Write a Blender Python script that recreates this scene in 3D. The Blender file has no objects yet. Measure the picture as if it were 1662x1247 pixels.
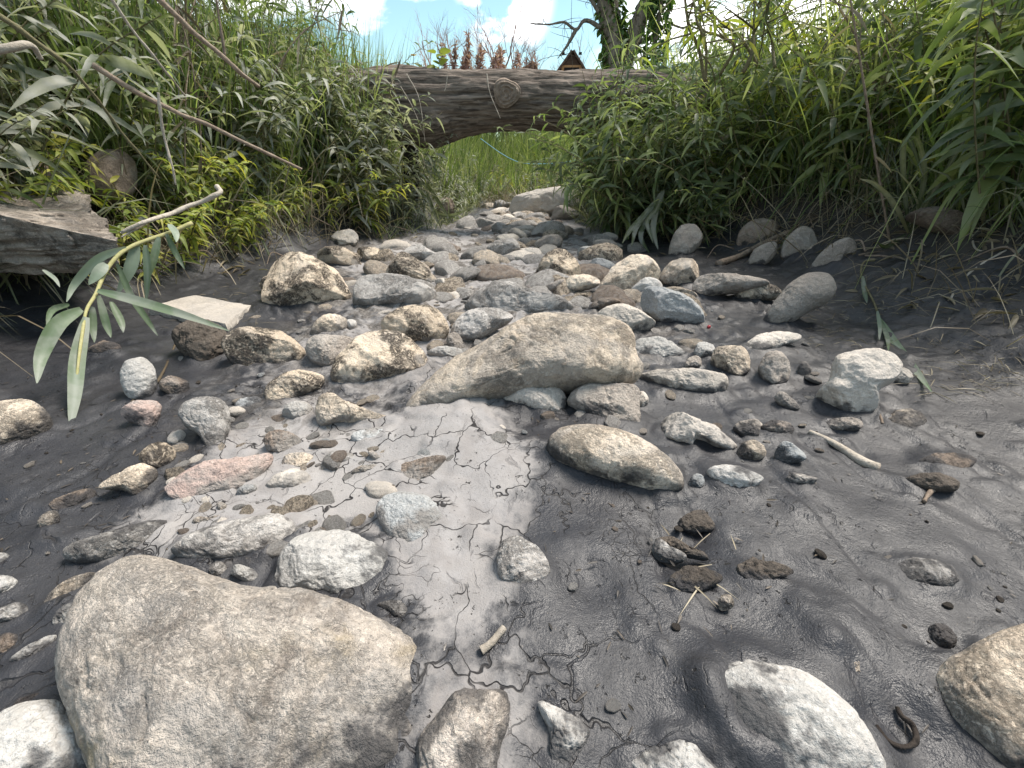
import bpy, bmesh, math, random
import numpy as np
from mathutils import Vector

# ------------------------------------------------------------------ camera, sky, sun, exposure
S = bpy.context.scene
C = S.collection
CH, PITCH, HF = 0.60, math.radians(26.9), math.radians(100.0)
cam = bpy.data.cameras.new("camera"); cam.angle = HF; cam.clip_start = 0.02; cam.clip_end = 2000
co = bpy.data.objects.new("camera", cam); C.objects.link(co)
co.location = (0, 0, CH); co.rotation_euler = (math.pi/2 - PITCH, 0, 0)
S.camera = co

SUN_EL, SUN_AZ = math.radians(60), math.radians(62)      # azimuth from +Y (away from the viewer), positive = right
world = bpy.data.worlds.new("World"); S.world = world; world.use_nodes = True
nt = world.node_tree; nt.nodes.clear()
wo = nt.nodes.new('ShaderNodeOutputWorld'); bg = nt.nodes.new('ShaderNodeBackground')
sky = nt.nodes.new('ShaderNodeTexSky'); sky.sky_type = 'NISHITA'; sky.sun_disc = False
sky.sun_elevation = SUN_EL; sky.sun_rotation = SUN_AZ; sky.ozone_density = 1.0; sky.air_density = 1.0; sky.dust_density = 0.5
tc = nt.nodes.new('ShaderNodeTexCoord'); mp = nt.nodes.new('ShaderNodeMapping')
mp.inputs['Scale'].default_value = (1, 1, 1.8); mp.inputs['Location'].default_value = (0.35, 0.0, 0.15)
nz = nt.nodes.new('ShaderNodeTexNoise'); nz.inputs['Scale'].default_value = 2.6; nz.inputs['Detail'].default_value = 7; nz.inputs['Roughness'].default_value = 0.55
rp = nt.nodes.new('ShaderNodeValToRGB'); rp.color_ramp.elements[0].position = 0.53; rp.color_ramp.elements[1].position = 0.63
mx = nt.nodes.new('ShaderNodeMix'); mx.data_type = 'RGBA'
tn = nt.nodes.new('ShaderNodeMix'); tn.data_type = 'RGBA'; tn.blend_type = 'MULTIPLY'; tn.inputs[0].default_value = 1.0
tn.inputs[7].default_value = (.84, .93, .76, 1)        # a hazy, slightly green spring sky
nt.links.new(tc.outputs['Generated'], mp.inputs['Vector']); nt.links.new(mp.outputs[0], nz.inputs['Vector'])
nt.links.new(nz.outputs['Fac'], rp.inputs['Fac']); nt.links.new(rp.outputs['Color'], mx.inputs[0])
nt.links.new(sky.outputs[0], tn.inputs[6]); nt.links.new(tn.outputs[2], mx.inputs[6])
cm = rp.outputs['Color']
for (dx, dy, dz), c0, c1, lo in (((-.012, .966, .258), .9955, .9995, .40), ((.42, .89, .19), .955, .992, .36)):
    dt = nt.nodes.new('ShaderNodeVectorMath'); dt.operation = 'DOT_PRODUCT'; nmz = nt.nodes.new('ShaderNodeVectorMath'); nmz.operation = 'NORMALIZE'
    nt.links.new(tc.outputs['Generated'], nmz.inputs[0]); nt.links.new(nmz.outputs[0], dt.inputs[0]); dt.inputs[1].default_value = Vector((dx, dy, dz)).normalized()
    m1 = nt.nodes.new('ShaderNodeMapRange'); m1.interpolation_type = 'SMOOTHSTEP'; m1.inputs[1].default_value = c0; m1.inputs[2].default_value = c1; nt.links.new(dt.outputs['Value'], m1.inputs[0])
    n2 = nt.nodes.new('ShaderNodeTexNoise'); n2.inputs['Scale'].default_value = 11; n2.inputs['Detail'].default_value = 6; nt.links.new(mp.outputs[0], n2.inputs['Vector'])
    m2 = nt.nodes.new('ShaderNodeMapRange'); m2.interpolation_type = 'SMOOTHSTEP'; m2.inputs[1].default_value = lo; m2.inputs[2].default_value = lo+.16; nt.links.new(n2.outputs['Fac'], m2.inputs[0])
    mu = nt.nodes.new('ShaderNodeMath'); mu.operation = 'MULTIPLY'; nt.links.new(m1.outputs[0], mu.inputs[0]); nt.links.new(m2.outputs[0], mu.inputs[1])
    ma = nt.nodes.new('ShaderNodeMath'); ma.operation = 'MAXIMUM'; nt.links.new(cm, ma.inputs[0]); nt.links.new(mu.outputs[0], ma.inputs[1]); cm = ma.outputs[0]
nt.links.new(cm, mx.inputs[0])
mx.inputs[7].default_value = (10.5, 10.2, 10.3, 1)
nt.links.new(mx.outputs[2], bg.inputs['Color']); bg.inputs['Strength'].default_value = 0.108
nt.links.new(bg.outputs[0], wo.inputs['Surface'])

sl = bpy.data.lights.new("sun", 'SUN'); sl.energy = 3.0; sl.angle = math.radians(20); sl.color = (1.0, 0.925, 0.84)
so = bpy.data.objects.new("sun", sl); C.objects.link(so)
sd = Vector((math.sin(SUN_AZ)*math.cos(SUN_EL), math.cos(SUN_AZ)*math.cos(SUN_EL), math.sin(SUN_EL)))
so.rotation_euler = sd.to_track_quat('Z', 'Y').to_euler(); so.location = (0, 0, 30)
S.view_settings.view_transform = 'Standard'; S.view_settings.look = 'None'
S.view_settings.exposure = 1.30; S.view_settings.gamma = 1.0
S.render.engine = 'CYCLES'
S.cycles.max_bounces = 6; S.cycles.diffuse_bounces = 3; S.cycles.transmission_bounces = 3; S.cycles.transparent_max_bounces = 4

# ------------------------------------------------------------------ numeric helpers
rng = np.random.default_rng(11); random.seed(11)
TX = math.tan(HF/2); TY = TX*0.75
FWD = np.array([0, math.cos(PITCH), -math.sin(PITCH)]); UPV = np.array([0, math.sin(PITCH), math.cos(PITCH)]); RT = np.array([1., 0, 0])
EYE = np.array([0, 0, CH])
def rays(p):
    p = np.atleast_2d(np.asarray(p, float))
    return FWD + RT*((p[:, :1]-831)/831*TX) + UPV*((623.5-p[:, 1:2])/623.5*TY)
def at(px, py, Y):
    d = rays((px, py))[0]; return EYE + d*(Y/d[1])
def _hash(i, seed):
    with np.errstate(over='ignore'):
        h = (i[..., 0].astype(np.uint32)*np.uint32(374761393) + i[..., 1].astype(np.uint32)*np.uint32(668265263)
             + i[..., 2].astype(np.uint32)*np.uint32(2147483647) + np.uint32(seed*144665+1013))
        h = (h ^ (h >> np.uint32(13)))*np.uint32(1274126177); h = h ^ (h >> np.uint32(16))
        h = h*np.uint32(2246822519); h = h ^ (h >> np.uint32(15))
    return h.astype(np.float64)/4294967295.0
def vnoise(P, seed=0):
    f = np.floor(P); t = P-f; t = t*t*t*(t*(t*6-15)+10); i = f.astype(np.int64)+100000
    out = 0
    for dx in (0, 1):
        wx = t[..., 0] if dx else 1-t[..., 0]
        for dy in (0, 1):
            wy = t[..., 1] if dy else 1-t[..., 1]
            for dz in (0, 1):
                wz = t[..., 2] if dz else 1-t[..., 2]
                out = out + wx*wy*wz*_hash(i+np.array([dx, dy, dz]), seed)
    return out
def fbm(P, oct=4, seed=0, gain=.5):
    a, s, n = 1., 0., 0.
    for k in range(oct):
        s = s + a*(vnoise(P*(2.03**k)+k*17.3, seed+k)-.5)*2; n += a; a *= gain
    return s/n
def nrm(v): return v/np.maximum(np.linalg.norm(v, axis=-1, keepdims=True), 1e-9)

# ------------------------------------------------------------------ the lie of the land
def xc(y): return 0.015*y
def hwl(y): return np.interp(y, [0, 1, 1.5, 2, 3, 3.6, 4.5, 5.3, 7, 9, 12], [1.85, 1.85, 1.85, 1.8, 1.66, 1.42, .95, .8, .65, .62, .6])
def hwr(y): return np.interp(y, [0, 1, 2, 3, 3.6, 4.5, 5.3, 7, 9, 12], [1.3, 1.32, 1.42, 1.48, 1.25, .86, .74, .66, .62, .6])
def bankd(x, y):
    e = x-xc(y)
    return np.where(e > 0, e-hwr(y), -e-hwl(y))
def H(x, y):
    x = np.asarray(x, float); y = np.asarray(y, float)
    d = bankd(x, y) + .10*fbm(np.stack([x*1.3, y*1.3, 0*x], -1), 3, 5)
    dp = np.maximum(d, 0); k = np.where(x > 0, .85, 1.15)
    bank = 1.0*(1-np.exp(-(dp*k)**1.3))
    e = np.abs(x-xc(y))
    bed = .035*np.clip(e/1.5, 0, 1.5)**2 + .03*fbm(np.stack([x*2.1, y*2.1, 0*x+3], -1), 3, 9)
    rise = 1.0*np.clip((y-9.2)/4.5, 0, 1)**1.2
    far = np.clip((y-14)/60, 0, 1)*.8
    fine = .011*fbm(np.stack([x*7, y*7, 0*x+8], -1), 3, 21)
    return np.maximum(bank, rise)+bed*np.exp(-dp*1.5)+fine+far
def ground(px, py):
    d = rays((px, py))[0]
    t = np.concatenate([np.linspace(.2, 4, 500), np.linspace(4, 16, 500)])
    P = EYE+d*t[:, None]; g = P[:, 2]-H(P[:, 0], P[:, 1])
    i = np.argmax(g < 0)
    if g[i] >= 0: i = len(t)-1
    if i == 0: return P[0]
    a = g[i-1]/(g[i-1]-g[i]+1e-9); return P[i-1]*(1-a)+P[i]*a

# ------------------------------------------------------------------ object helpers
def tag(o, label=None, cat=None, group=None, kind=None):
    if label: o['label'] = label
    if cat: o['category'] = cat
    if group: o['group'] = group
    if kind: o['kind'] = kind
    return o
def empty(name, loc=(0, 0, 0), rz=0):
    o = bpy.data.objects.new(name, None); o.empty_display_size = .05; C.objects.link(o); o.location = loc; o.rotation_euler = (0, 0, rz); return o
def mk(name, V, F, mat, parent=None, attrs=None, smooth=True, loc=None):
    V = np.asarray(V, np.float32); F = np.asarray(F, np.int32); m = bpy.data.meshes.new(name); k = F.shape[1]
    m.vertices.add(len(V)); m.vertices.foreach_set('co', V.ravel())
    m.loops.add(F.size); m.loops.foreach_set('vertex_index', F.ravel())
    m.polygons.add(len(F)); m.polygons.foreach_set('loop_start', np.arange(len(F), dtype=np.int32)*k)
    m.polygons.foreach_set('loop_total', np.full(len(F), k, np.int32))
    m.polygons.foreach_set('use_smooth', np.full(len(F), smooth))
    m.update(calc_edges=True)
    for n, a in (attrs or {}).items():
        at_ = m.attributes.new(n, 'FLOAT', 'POINT'); at_.data.foreach_set('value', np.asarray(a, np.float32))
    m.materials.append(mat)
    o = bpy.data.objects.new(name, m); C.objects.link(o)
    if parent: o.parent = parent
    if loc is not None: o.location = loc
    return o
def copy_tree(o, parent=None):
    c = o.copy(); C.objects.link(c); c.parent = parent
    for ch in list(o.children): copy_tree(ch, c)
    return c
class Geo:
    def __init__(s): s.V = []; s.F = []; s.T = []; s.n = 0
    def add(s, V, F, T=None):
        s.V.append(V); s.F.append(F+s.n); s.T.append(np.zeros(len(V)) if T is None else T); s.n += len(V); return s
    def build(s, name, mat, parent=None, smooth=True, loc=None):
        return mk(name, np.concatenate(s.V), np.concatenate(s.F), mat, parent, {'tint': np.concatenate(s.T)}, smooth, loc)
def spline(P, n):
    P = np.asarray(P, float)
    if len(P) == 2: return P[0]+(P[1]-P[0])*np.linspace(0, 1, n)[:, None]
    Q = np.vstack([2*P[0]-P[1], P, 2*P[-1]-P[-2]]); t = np.linspace(0, len(P)-1-1e-6, n); i = t.astype(int); f = (t-i)[:, None]
    a, b, c, d = Q[i], Q[i+1], Q[i+2], Q[i+3]
    return .5*(2*b+(c-a)*f+(2*a-5*b+4*c-d)*f**2+(3*b-a-3*c+d)*f**3)
def tube(P, r0, r1=None, sides=6, n=None, wob=0, seed=0, cap=True):
    P = spline(P, n) if n else np.asarray(P, float)
    r1 = r0 if r1 is None else r1; N = len(P)
    T = nrm(np.gradient(P, axis=0)); ref = np.array([0.31, .2, .93]); A = nrm(np.cross(T, ref)); B = np.cross(T, A)
    th = np.arange(sides)/sides*2*np.pi; r = np.linspace(r0, r1, N)
    V = P[:, None]+r[:, None, None]*(np.cos(th)[None, :, None]*A[:, None]+np.sin(th)[None, :, None]*B[:, None])
    if wob: V = V+wob*fbm(V*np.array([40, 40, 40.]), 2, seed)[..., None]*(V-P[:, None])/np.maximum(r[:, None, None], 1e-5)
    V = V.reshape(-1, 3); i = np.arange(N-1)[:, None]*sides; j = np.arange(sides)[None]; j2 = (j+1) % sides
    F = np.stack([i+j, i+j2, i+sides+j2, i+sides+j], -1).reshape(-1, 4)
    if cap:
        V = np.vstack([V, P[:1], P[-1:]]); a = N*sides; jj = np.arange(sides); kk = (jj+1) % sides; e = (N-1)*sides
        F = np.vstack([F, np.stack([kk, jj, 0*jj+a, 0*jj+a], -1), np.stack([e+jj, e+kk, 0*jj+a+1, 0*jj+a+1], -1)])
    return V, F
def ribbons(B, D, L, W, droop, S=4, tint=None, shape='lance', roll=None, fold=.18, seed=0):
    """many leaves or blades at once: a centre line that droops, folded along its midrib"""
    r = np.random.default_rng(seed); B = np.asarray(B, float); n = len(B); D = nrm(np.asarray(D, float))
    L = np.broadcast_to(L, n).astype(float); W = np.broadcast_to(W, n).astype(float); droop = np.broadcast_to(droop, n).astype(float)
    t = np.linspace(0, 1, S+1)
    P = B[:, None]+D[:, None]*(L[:, None]*t)[..., None]; P[..., 2] -= (droop*L)[:, None]*t**2
    Tn = nrm(np.gradient(P, axis=1)); up = np.array([0, 0, 1.])+.5*r.normal(size=(n, 3))
    side = nrm(np.cross(D, up)); nr = nrm(np.cross(side[:, None], Tn))
    tw = (r.normal(size=n)*.5 if roll is None else roll)[:, None, None]*t[None, :, None]
    sd_ = side[:, None]*np.cos(tw)+nr*np.sin(tw); nn = np.cross(sd_, Tn)
    w = {'lance': np.sin(np.pi*np.clip(t*.97+.03, 0, 1)**.72)**.85, 'blade': (1-t**2.2)*(.55+.45*np.minimum(t*5, 1)), 'round': np.sin(np.pi*np.clip(t*.95+.05, 0, 1)**.6)**.55}[shape]
    w = W[:, None]*w[None]*.5
    a = P+sd_*w[..., None]; c = P-sd_*w[..., None]; b = P-nn*(w*fold*2)[..., None]
    V = np.stack([a, b, c], 2).reshape(-1, 3); k = (np.arange(n)*(S+1)*3)[:, None, None]+(np.arange(S)*3)[None, :, None]+np.arange(2)[None, None]
    F = np.stack([k, k+1, k+4, k+3], -1).reshape(-1, 4)
    ti = (r.random(n) if tint is None else np.broadcast_to(tint, n)); T = np.repeat(ti, (S+1)*3)
    return V, F, T

# ------------------------------------------------------------------ materials
class N:
    def __init__(s, name):
        s.m = bpy.data.materials.new(name); s.m.use_nodes = True; s.t = s.m.node_tree; s.t.nodes.clear()
        s.out = s.t.nodes.new('ShaderNodeOutputMaterial'); s.b = s.t.nodes.new('ShaderNodeBsdfPrincipled'); s.link(s.b.outputs[0], s.out.inputs[0])
        s.tc = s.t.nodes.new('ShaderNodeTexCoord')
    def link(s, a, b): s.t.links.new(a, b)
    def put(s, sock, v):
        if isinstance(v, bpy.types.NodeSocket): s.link(v, sock)
        elif v is not None: sock.default_value = v
    def mapping(s, scale=(1, 1, 1), src=None):
        n = s.t.nodes.new('ShaderNodeMapping'); n.inputs['Scale'].default_value = scale; s.link(src or s.tc.outputs['Object'], n.inputs[0]); return n.outputs[0]
    def noise(s, scale, detail=4, rough=.55, vec=None, dist=0, color=False):
        n = s.t.nodes.new('ShaderNodeTexNoise'); n.inputs['Scale'].default_value = scale; n.inputs['Detail'].default_value = detail
        n.inputs['Roughness'].default_value = rough; n.inputs['Distortion'].default_value = dist; s.link(vec or s.tc.outputs['Object'], n.inputs['Vector']); return n.outputs['Color' if color else 'Fac']
    def vor(s, scale, feature='F1', vec=None, rnd=1, out='Distance'):
        n = s.t.nodes.new('ShaderNodeTexVoronoi'); n.feature = feature; n.inputs['Scale'].default_value = scale; n.inputs['Randomness'].default_value = rnd
        s.link(vec or s.tc.outputs['Object'], n.inputs['Vector']); return n.outputs[out]
    def ramp(s, f, a, b, lo=0., hi=1.):
        n = s.t.nodes.new('ShaderNodeMapRange'); n.inputs[1].default_value = a; n.inputs[2].default_value = b; n.inputs[3].default_value = lo; n.inputs[4].default_value = hi; n.interpolation_type = 'SMOOTHSTEP'; s.link(f, n.inputs[0]); return n.outputs[0]
    def math(s, op, a, b=None):
        n = s.t.nodes.new('ShaderNodeMath'); n.operation = op; s.put(n.inputs[0], a); s.put(n.inputs[1], b); return n.outputs[0]
    def mix(s, f, a, b, mode='MIX'):
        n = s.t.nodes.new('ShaderNodeMix'); n.data_type = 'RGBA'; n.blend_type = mode; s.put(n.inputs[0], f)
        s.put(n.inputs[6], a if isinstance(a, bpy.types.NodeSocket) else (*a, 1)); s.put(n.inputs[7], b if isinstance(b, bpy.types.NodeSocket) else (*b, 1)); return n.outputs[2]
    def attr(s, name):
        n = s.t.nodes.new('ShaderNodeAttribute'); n.attribute_name = name; return n.outputs['Fac']
    def bump(s, h, strength=.5, dist=.01, prev=None):
        n = s.t.nodes.new('ShaderNodeBump'); n.inputs['Strength'].default_value = strength; n.inputs['Distance'].default_value = dist; s.link(h, n.inputs['Height'])
        if prev is not None: s.link(prev, n.inputs['Normal'])
        return n.outputs[0]
    def rand(s):
        n = s.t.nodes.new('ShaderNodeObjectInfo'); return n.outputs['Random']
    def vary(s, col, amt=.25):
        n = s.t.nodes.new('ShaderNodeHueSaturation'); s.link(col, n.inputs['Color']); s.put(n.inputs['Value'], s.ramp(s.rand(), 0, 1, 1-amt, 1+amt)); return n.outputs[0]
    def done(s, col, rough=.8, normal=None, spec=.3):
        s.put(s.b.inputs['Base Color'], col if isinstance(col, bpy.types.NodeSocket) else (*col, 1)); s.put(s.b.inputs['Roughness'], rough)
        s.b.inputs['Specular IOR Level'].default_value = spec
        if normal is not None: s.link(normal, s.b.inputs['Normal'])
        return s.m

WET = (.023, .0232, .0270); DRY = (.255, .243, .238)
def ground_mat():
    s = N('creek_mud'); obj = s.tc.outputs['Object']
    n1 = s.noise(3.5, 6, .6); n2 = s.noise(22, 6, .65); n3 = s.noise(120, 4, .6); n4 = s.noise(420, 2, .6)
    wn = s.noise(5, 4, .6, color=True)
    warp = s.t.nodes.new('ShaderNodeVectorMath'); warp.operation = 'MULTIPLY_ADD'; s.link(wn, warp.inputs[0]); warp.inputs[1].default_value = (.22, .22, .0); s.link(obj, warp.inputs[2])
    flat = s.mapping((1, 1, 0), warp.outputs[0])
    dryat = s.math('ADD', s.attr('dry'), s.ramp(n2, .3, .7, -.15, .15))
    dry = s.ramp(dryat, .34, .66)
    wetc = s.mix(s.ramp(n1, .35, .65), WET, (.033, .0325, .0352)); wetc = s.mix(s.ramp(n2, .55, .75), wetc, (.016, .0157, .0175))
    dryc = s.mix(s.ramp(n2, .3, .7), DRY, (.20, .186, .178)); dryc = s.mix(s.ramp(n1, .4, .7), dryc, (.285, .268, .255))
    col = s.mix(dry, wetc, dryc)
    soil = s.mix(s.ramp(n2, .3, .7), (.028, .024, .021), (.070, .060, .051))
    lit = s.math('MULTIPLY', s.ramp(s.noise(6.5, 8, .72, None, .8), .47, .56), s.attr('rub')); col = s.mix(lit, col, s.mix(s.ramp(n3, .35, .65), (.055, .048, .043), (.14, .126, .112)))
    grit = s.math('MULTIPLY', s.ramp(s.noise(260, 3, .75), .62, .68), s.ramp(s.noise(14, 4, .65), .42, .6)); col = s.mix(grit, col, s.mix(s.ramp(n4, .4, .6), (.015, .013, .012), (.17, .15, .13)))
    bank = s.ramp(s.math('ADD', s.attr('bank'), s.ramp(n1, .3, .7, -.15, .15)), .22, .6)
    col = s.mix(bank, col, soil)
    specks = s.math('MULTIPLY', s.ramp(s.noise(75, 3, .7), .63, .68), s.ramp(s.noise(9, 3, .6), .45, .6))
    streak = s.ramp(s.noise(40, 4, .6, s.mapping((1.2, .22, 1), warp.outputs[0])), .62, .72, 0, .35)
    col = s.mix(streak, col, (.035, .032, .034))
    col = s.mix(specks, col, (.018, .016, .015))
    c1 = s.vor(11, 'DISTANCE_TO_EDGE', flat); c2 = s.vor(26, 'DISTANCE_TO_EDGE', flat)
    crk1 = s.math('MULTIPLY', s.ramp(c1, .006, .018, 1, 0), s.ramp(s.noise(4.5, 3, .6), .44, .51))
    crk2 = s.math('MULTIPLY', s.ramp(c2, .008, .022, 1, 0), s.ramp(s.noise(6.5, 3, .6, s.mapping((1.1, .9, 1))), .55, .62))
    crk = s.math('MULTIPLY', s.math('MAXIMUM', crk1, crk2), s.ramp(s.attr('crack'), .15, .5))
    col = s.mix(crk, col, (.02, .018, .018))
    rough = s.mix(dry, (.43, .43, .43), (.88, .88, .88)); rough = s.mix(bank, rough, (.95, .95, .95)); rough = s.math('ADD', rough, s.ramp(n2, .3, .7, -.10, .16))
    h = s.math('ADD', s.math('MULTIPLY', n2, .5), s.math('ADD', s.math('ADD', s.math('MULTIPLY', n3, .34), s.math('MULTIPLY', n4, .22))))
    b1 = s.bump(h, .5, .010); b1 = s.bump(s.math('SUBTRACT', 1.0, s.math('MAXIMUM', crk, s.math('MAXIMUM', specks, streak))), .7, .007, b1)
    return s.done(col, rough, b1, .42)

def rock_mat(name, c1, c2, speck=.75, speckc=(.07, .06, .05), crust=0., crustc=(.055, .045, .038), film=.25, rough=.8, stripe=0., pit=.6, mudlo=.04, ochre=0.):
    s = N(name); off = s.t.nodes.new('ShaderNodeVectorMath'); off.operation = 'ADD'; s.link(s.tc.outputs['Object'], off.inputs[0])
    sc = s.t.nodes.new('ShaderNodeVectorMath'); sc.operation = 'SCALE'; s.put(sc.inputs[0], (17.1, 9.3, 23.7)); s.link(s.rand(), sc.inputs['Scale']); s.link(sc.outputs[0], off.inputs[1])
    v = off.outputs[0]
    big = s.noise(7, 5, .6, v); mid = s.noise(38, 6, .65, v); fine = s.noise(210, 4, .65, v); grain = s.vor(190, 'F1', v, out='Color')
    col = s.mix(s.ramp(big, .3, .7), c1, c2)
    gsep = s.t.nodes.new('ShaderNodeSeparateColor'); s.link(grain, gsep.inputs[0])
    col = s.mix(s.math('MULTIPLY', s.ramp(gsep.outputs[0], .55, .95), .35), col, tuple(min(1, c*1.45) for c in c1))
    if stripe:
        st = s.noise(9, 5, .65, s.mapping((1, 1, 9), v), .6); col = s.mix(s.ramp(st, .5, .62, 0, stripe), col, tuple(c*.5 for c in c2))
    flk = s.noise(95, 5, .7, v, 1.2); mic = s.noise(330, 3, .7, v)
    sp = s.math('MULTIPLY', s.ramp(fine, .565, .65), s.ramp(mid, .36, .62)); col = s.mix(s.math('MULTIPLY', sp, speck), col, speckc)
    col = s.mix(s.ramp(mic, .30, .55, .35, 0), col, tuple(c*.45 for c in c2))
    fk = s.math('MULTIPLY', s.ramp(flk, .60, .66), s.ramp(big, .40, .58)); col = s.mix(s.math('MULTIPLY', fk, .8*speck), col, (.06, .05, .043))
    if ochre:
        oc = s.math('MULTIPLY', s.ramp(s.noise(4.2, 5, .6, v, .6), .52, .66), s.ramp(s.noise(26, 5, .65, v), .35, .6)); col = s.mix(s.math('MULTIPLY', oc, ochre), col, (.50, .39, .22))
        vn = s.ramp(s.noise(8, 8, .7, s.mapping((1.5, .5, 1), v), 1.2), .57, .66, 0, .45); col = s.mix(vn, col, (.16, .125, .10))
    # dried silt left on the stone by the last flood, then dark crusts of dead weed
    flm = s.ramp(s.noise(5.5, 9, .68, v, .8), .48, .56, 0, film); col = s.mix(flm, col, (.37, .345, .32))
    hgt = None
    if crust:
        cr = s.math('MULTIPLY', s.ramp(s.noise(9, 9, .72, v, .6), .46, .56), s.ramp(s.noise(70, 7, .75, v, 1.5), .43, .53))
        cr = s.math('MULTIPLY', cr, crust); col = s.mix(cr, col, crustc); hgt = cr
    hg = s.math('ADD', s.attr('hag'), s.ramp(s.noise(16, 5, .6, v), .25, .75, -mudlo, mudlo)); mud = s.ramp(hg, mudlo*.1, mudlo*.9, .88, 0)
    col = s.vary(col, .16); col = s.mix(mud, col, s.mix(s.attr('dryb'), (.05, .048, .05), (.27, .248, .226)))
    h = s.math('ADD', s.math('MULTIPLY', mid, .55), s.math('ADD', s.math('MULTIPLY', fine, .3), s.math('MULTIPLY', flk, .25)))
    if hgt is not None: h = s.math('ADD', h, s.math('MULTIPLY', hgt, .35))
    nb = s.bump(h, min(1, pit*1.5), .022)
    return s.done(col, rough, nb, .3)

def leaf_mat(name, ca, cb, cc, silt=0., trans=.45):
    s = N(name); t = s.attr('tint')
    col = s.mix(s.ramp(t, 0, .5), ca, cb); col = s.mix(s.ramp(t, .5, 1), col, cc); col = s.vary(col, .18)
    if silt:
        z = s.ramp(s.noise(9, 4, .6), .42, .62, 0, silt); col = s.mix(z, col, (.33, .335, .30))
    s.put(s.b.inputs['Base Color'], col); s.b.inputs['Roughness'].default_value = .5; s.b.inputs['Specular IOR Level'].default_value = .35
    tr = s.t.nodes.new('ShaderNodeBsdfTranslucent'); tcol = s.mix(1.0, col, (1.15, 1.22, .68), 'MULTIPLY'); s.link(tcol, tr.inputs[0])
    ms = s.t.nodes.new('ShaderNodeMixShader'); ms.inputs[0].default_value = trans; s.link(s.b.outputs[0], ms.inputs[1]); s.link(tr.outputs[0], ms.inputs[2]); s.link(ms.outputs[0], s.out.inputs[0])
    return s.m
def wood_mat(name, c1, c2, scale=(1, 1, 1), rough=.85, freq=30, bump=.6):
    s = N(name); v = s.mapping(scale); n = s.noise(freq, 8, .65, v, .4); n2 = s.noise(freq*4, 4, .6, v)
    col = s.vary(s.mix(s.ramp(n, .3, .7), c1, c2), .15); col = s.mix(s.ramp(n2, .58, .7, 0, .6), col, tuple(c*.3 for c in c1))
    return s.done(col, rough, s.bump(s.math('ADD', n, s.math('MULTIPLY', n2, .4)), bump, .01), .2)

M = {}
M['ground'] = ground_mat()
M['pale'] = rock_mat('pale_grey_stone', (0.545, 0.487, 0.420), (0.418, 0.376, 0.326), .35, film=.35, pit=.4)
M['white'] = rock_mat('whitish_stone', (.44, .425, .40), (.35, .335, .31), .5, film=.3, pit=.45)
M['tan'] = rock_mat('tan_granite', (0.707, 0.597, 0.475), (0.536, 0.440, 0.340), .7, (.06, .05, .04), crust=.4, film=.5, pit=.7)
M['crust'] = rock_mat('weed_crusted_stone', (0.648, 0.537, 0.413), (0.519, 0.422, 0.316), .6, crust=.92, film=.25, pit=.8)
M['grey'] = rock_mat('grey_stone', (0.400, 0.352, 0.301), (0.278, 0.241, 0.210), .4, film=.3, stripe=.25)
M['blue'] = rock_mat('blue_grey_slate', (0.427, 0.430, 0.420), (0.303, 0.310, 0.312), .3, film=.2)
M['pink'] = rock_mat('pink_sandstone', (0.583, 0.428, 0.370), (0.505, 0.417, 0.370), .4, film=.55)
M['silt'] = rock_mat('silt_coated_stone', (.47, .445, .415), (.37, .345, .32), .5, crust=.45, film=.7, rough=.88)
M['brown'] = rock_mat('brown_muddy_stone', (0.275, 0.215, 0.168), (0.176, 0.137, 0.110), .5, crust=.35, film=.3)
M['clod'] = rock_mat('dark_clod', (.125, .102, .082), (.065, .054, .045), .8, film=0, pit=1.0, mudlo=.012)
M['slab'] = rock_mat('layered_slab', (.44, .375, .31), (.28, .23, .185), .9, crust=.45, film=.3, stripe=.3, pit=1.0)
M['mix'] = rock_mat('veined_boulder', (0.662, 0.580, 0.491), (0.458, 0.407, 0.363), .6, (.10, .085, .075), crust=.22, film=.6, pit=.7, ochre=.7)
M['leaf_silty'] = leaf_mat('silty_leaf', (.06, .085, .035), (.14, .165, .085), (.38, .38, .31), silt=.9)
M['leaf_green'] = leaf_mat('green_leaf', (.045, .080, .025), (.12, .165, .055), (.30, .35, .13), silt=.35)
M['leaf_yellow'] = leaf_mat('yellowing_leaf', (.11, .16, .03), (.24, .28, .05), (.42, .39, .08), silt=.1)
M['grass'] = leaf_mat('grass_blade', (.085, .13, .04), (.17, .23, .07), (.34, .36, .16), trans=.5)
M['grass_dull'] = leaf_mat('dull_grass_blade', (.045, .062, .028), (.12, .145, .065), (.30, .28, .18), silt=.35, trans=.35)
M['dry'] = leaf_mat('dry_straw', (.13, .10, .065), (.22, .18, .12), (.36, .31, .22), trans=.2)
M['willow'] = leaf_mat('willow_leaf', (.10, .15, .07), (.15, .20, .12), (.22, .27, .20), silt=.55, trans=.3)
M['plume'] = leaf_mat('pinkish_plume', (.22, .12, .11), (.34, .20, .18), (.46, .32, .30), trans=.3)
M['ivy'] = leaf_mat('ivy_leaf', (.035, .07, .018), (.07, .125, .03), (.14, .20, .05), trans=.25)
M['stem'] = wood_mat('green_brown_stem', (.13, .12, .06), (.20, .17, .10), freq=60)
M['deadstem'] = wood_mat('dead_brown_stem', (.16, .12, .09), (.28, .22, .17), freq=50)
M['twig'] = wood_mat('pale_driftwood', (.30, .26, .21), (.42, .37, .31), freq=50)
M['yellowstem'] = wood_mat('yellow_willow_stem', (.28, .27, .11), (.34, .31, .16), freq=80, bump=.2)
M['clodlit'] = leaf_mat('dark_litter', (.02, .017, .014), (.04, .033, .027), (.09, .07, .05), trans=0)
M['log'] = wood_mat('weathered_log_wood', (.050, .039, .032), (.27, .22, .18), (.07, 1, 1), .9, 40, 1.0)
M['knot'] = wood_mat('log_knot_wood', (.12, .09, .07), (.24, .19, .15), (1, 1, 1), .9, 30, .9)
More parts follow.
